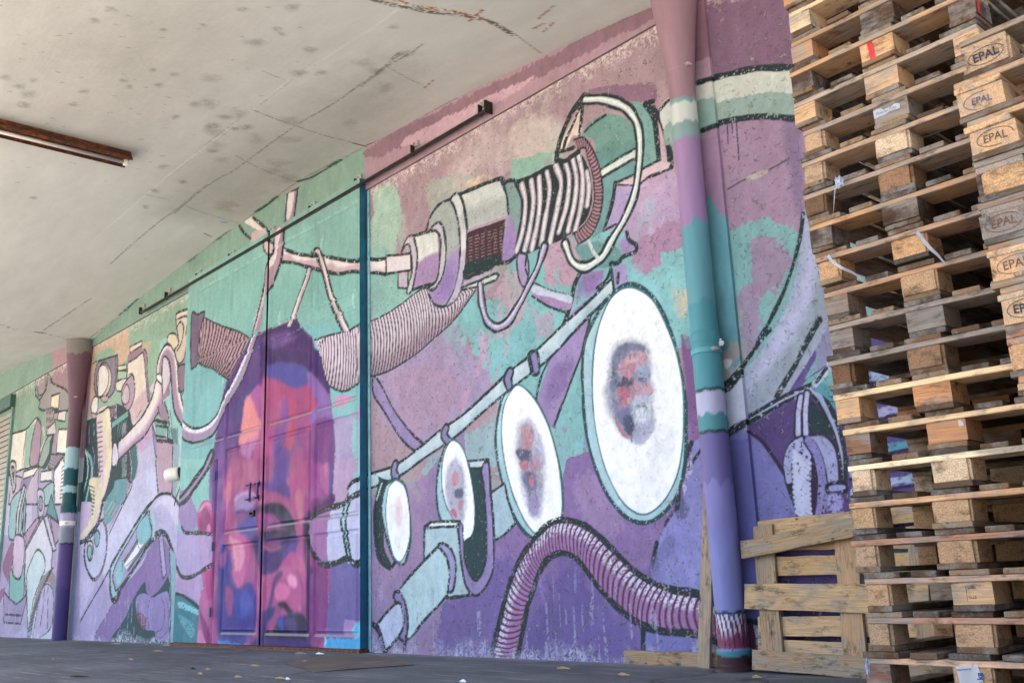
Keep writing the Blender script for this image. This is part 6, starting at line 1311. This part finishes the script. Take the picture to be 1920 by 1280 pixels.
# ------------------------------------------------------------------ loose timber by the wall
def plank(name, a, b, W, T, label, col, nrm=Vector((0, -1, 0)), seed=1, cat='plank', group=None, parent=None):
    a, b = Vector(a), Vector(b); x = (b - a).normalized(); y = nrm.cross(x).normalized(); z = x.cross(y)
    o = link(name, board((b - a).length, W, T, seed), M_WOOD, parent, color=wc(col))
    m4 = Matrix((x, y, z)).transposed().to_4x4(); m4.translation = a - y * W / 2 - z * T / 2; o.matrix_world = m4
    if label: tag(o, label, cat, group)
    return o
pb = on_y(1320, 1252, -.10); pt_ = on_y(1333, 850, -.022)
plank('plank', (pb[0], pb[1], GZ), tuple(pt_), .095, .024, 'pale narrow plank leaning upright against the wall left of the drainpipe', '#a89a84', seed=4)
fa = on_y(1175, 1245, -.03)
plank('plank', (fa[0], -.035, GZ + .046), (-3.62, -.035, GZ + .046), .09, .03, 'weathered plank lying on edge along the foot of the wall behind the upright one', '#a88e66', seed=5)
# broken pallet leaning on the wall
g0_, g1_ = on_y(1413, 1252, -.20), on_y(1622, 1268, -.24); g0_[2] = GZ
ux = Vector(g1_ - g0_); ux.z = 0; Lx = ux.length; ux.normalize()
bp = empty('broken_pallet', (g0_[0], g0_[1], GZ), 'broken pallet leaning on its long edge against the violet wall, top board hanging askew', 'pallet')
top = on_y(1413, 985, g0_[1] + .12); hgt = (Vector(top) - Vector(g0_)).length
vz = Vector((0, .12, top[2] - GZ)).normalized(); ny = vz.cross(ux)          # ny points away from the camera
bp.rotation_mode = 'QUATERNION'; bp.rotation_quaternion = Matrix((ux, ny, vz)).transposed().to_quaternion()
def lboard(name, x0, z0, x1, z1, W, y0, T, col, seed):
    a = Vector((x0, y0, z0)); b = Vector((x1, y0, z1)); x = (b - a).normalized(); n_ = Vector((0, 1, 0)); y = n_.cross(x).normalized() * -1; z = x.cross(y)
    o = link(name, board((b - a).length, W, T, seed, nseg=9), M_WOOD, bp, color=wc(col)); m4 = Matrix((x, y, z)).transposed().to_4x4(); m4.translation = a - y * W / 2; o.matrix_local = m4; return o
def lp(px, py, off=0.0):   # picture point -> (x, z) on the pallet's plane, off metres behind its front
    o_ = Vector((g0_[0], g0_[1], GZ)) + ny * off; d = Vector(rayd(px, py)); c_ = Vector(CAM); t = (o_ - c_).dot(ny) / d.dot(ny); h = c_ + d * t - o_; return h.dot(ux), h.dot(vz)
def hb(name, pxl, pyl, pxr, pyr, W, off, T, col, seed, ext=1.0):
    x0, z0 = lp(pxl, pyl, off); x1, z1 = lp(pxr, pyr, off); d = (Vector((x1, z1)) - Vector((x0, z0))); d = d.normalized() * ext if ext else d
    return lboard(name, x0, z0, x0 + d.x, z0 + d.y, W, off, T, col, seed)
hb('bottom_board', 1414, 1236, 1620, 1250, .115, -.0, .022, '#a08c6c', 21, 1.15); hb('bottom_board', 1400, 1118, 1620, 1121, .155, -.0, .022, '#c2a672', 22, 1.2)
hb('bottom_board', 1393, 1032, 1590, 990, .11, -.035, .022, '#a89068', 23, .98)
for px, col, sd_ in ((1437, '#a8916c', 24), (1590, '#b9986a', 25)):
    x0, z0 = lp(px + 18, 1232, .03); x1, z1 = lp(px - 2, 985, .03); lboard('stringer', x0, .03, x1, z1, .145, .024, .022, col, sd_)
lboard('stringer', lp(1437, 1100, .03)[0] + 1.05, .03, lp(1437, 1100, .03)[0] + 1.03, .8, .145, .024, .022, '#a8916c', 28)
for yl, yr, w_, sd_, col in ((992, 975, .10, 31, '#c4a673'), (1022, 1018, .07, 35, '#b39567'), (1062, 1058, .115, 32, '#c2a062'), (1174, 1173, .115, 33, '#c6a976'), (1215, 1222, .11, 34, '#c2a878')):
    hb('deck_board', 1425, yl, 1585, yr, w_, .048, .022, col, sd_, 1.14)
for k, (px, py) in enumerate(((1408, 1130), (1412, 1043), (1432, 1113), (1597, 1103), (1573, 1120), (1437, 1245), (1582, 1003))):
    x, z = lp(px, py, -.004); bm = bmesh.new(); b_tube(bm, [(x, -.016 if py != 1043 and py != 1003 else -.05, z), (x, .0, z)], .005, 8); from_bm('nail', bm, M_STEEL, bp)

# ------------------------------------------------------------------ litter on the asphalt
cp = [on_z(px, py, GZ)[:2] for px, py in ((535, 1244), (587, 1260), (779, 1246), (728, 1231), (630, 1227), (578, 1232))]
bm = bmesh.new(); cen = np.mean(cp, 0); vs = []
ring = np.vstack([np.array(cp[i]) * (1 - t) + np.array(cp[(i + 1) % 6]) * t for i in range(6) for t in (0, .33, .66)]); rr = random.Random(2)
cv_ = bm.verts.new((cen[0], cen[1], GZ + .006)); mid = [bm.verts.new((*(cen + (p - cen) * .6), .006 + GZ + rr.uniform(0, .006))) for p in ring]; out_ = [bm.verts.new((p[0], p[1], .008 + GZ + rr.uniform(-.006, .004))) for p in ring]
n = len(ring)
for i in range(n): bm.faces.new((cv_, mid[i], mid[(i + 1) % n])); bm.faces.new((mid[i], out_[i], out_[(i + 1) % n], mid[(i + 1) % n]))
bmesh.ops.solidify(bm, geom=bm.faces[:], thickness=.003)
tag(from_bm('cardboard_sheet', bm, M_CARD), 'flattened damp cardboard lying on the asphalt in front of the door', 'cardboard')
LS = {0: 'at the foot of the far drainpipe', 1: 'against the wall below the dark teal triangle', 2: 'slanting away from the wall left of the door', 3: 'beside the left bottom corner of the door', 4: 'lying in front of the teal painted collar', 5: 'alone on the asphalt left of the door',
      6: 'nearest the camera left of the cardboard, paired with a dark chip', 7: 'just above a longer one, left of the cardboard', 8: 'near the bottom picture edge left of the cardboard', 9: 'long black strip of litter near the bottom left corner', 10: 'small black chip left of the pale splinters', 11: 'just left of the cardboard sheet',
      12: 'in front of the cardboard sheet at the bottom edge', 13: 'tiny white scrap in front of the cardboard sheet', 14: 'brown torn scrap standing on the cardboard sheet', 15: 'crumpled brown scrap at the door threshold', 16: 'white paper shred at the door threshold', 17: 'in front of the maroon painted hose', 18: 'at the bottom edge under the floor plank',
      19: 'in front of the broken pallet', 20: 'tiny white scrap near the end of the floor plank', 21: 'at the far left in front of the far drainpipe', 22: 'tiny white scrap at the bottom edge below the painted hose'}
for i, (px, py, L_, ang, mt) in enumerate(((143, 1201, .18, 10, M_CHIPW), (218, 1207, .24, 12, M_CHIPW), (274, 1209, .22, -18, M_CHIPW), (312, 1210, .2, 2, M_CHIPW), (296, 1221, .16, 20, M_CHIPW), (245, 1237, .1, 5, M_CHIPW), (375, 1264, .1, -3, M_CHIPW), (390, 1256, .08, 8, M_CHIPW), (447, 1270, .09, 12, M_CHIPW), (148, 1268, .26, 12, M_STEEL), (362, 1254, .08, 3, M_STEEL),
                                          (478, 1249, .12, 10, M_CHIPW), (527, 1273, .12, 6, M_CHIPW), (540, 1274, .05, 0, M_PAPER), (575, 1240, .08, 60, M_CARD), (565, 1226, .2, 4, M_CARD), (600, 1226, .12, 8, M_PAPER), (1057, 1254, .12, 5, M_CHIPW), (1170, 1266, .1, -5, M_CHIPW), (1420, 1271, .06, 5, M_CHIPW), (1252, 1240, .03, 30, M_PAPER), (100, 1237, .07, 0, M_CHIPW), (868, 1279, .06, 0, M_PAPER))):
    P_ = on_z(px, py, GZ); rr = random.Random(i); bm = bmesh.new()
    b_tube(bm, [(-L_ / 2, 0, .006), (-L_ * .1, rr.uniform(-.01, .01), .010), (L_ / 2, 0, .006)], [.004, .011, .003], 6)
    o = from_bm('wood_splinter' if mt is M_CHIPW else 'litter_scrap', bm, mt, loc=tuple(P_), rot=(0, 0, R(ang)))
    if mt is M_CHIPW: tag(o, 'pale wood splinter ' + LS[i], 'splinter', 'wood splinters on the asphalt')
    else: tag(o, LS[i], 'litter', 'litter scraps on the asphalt')
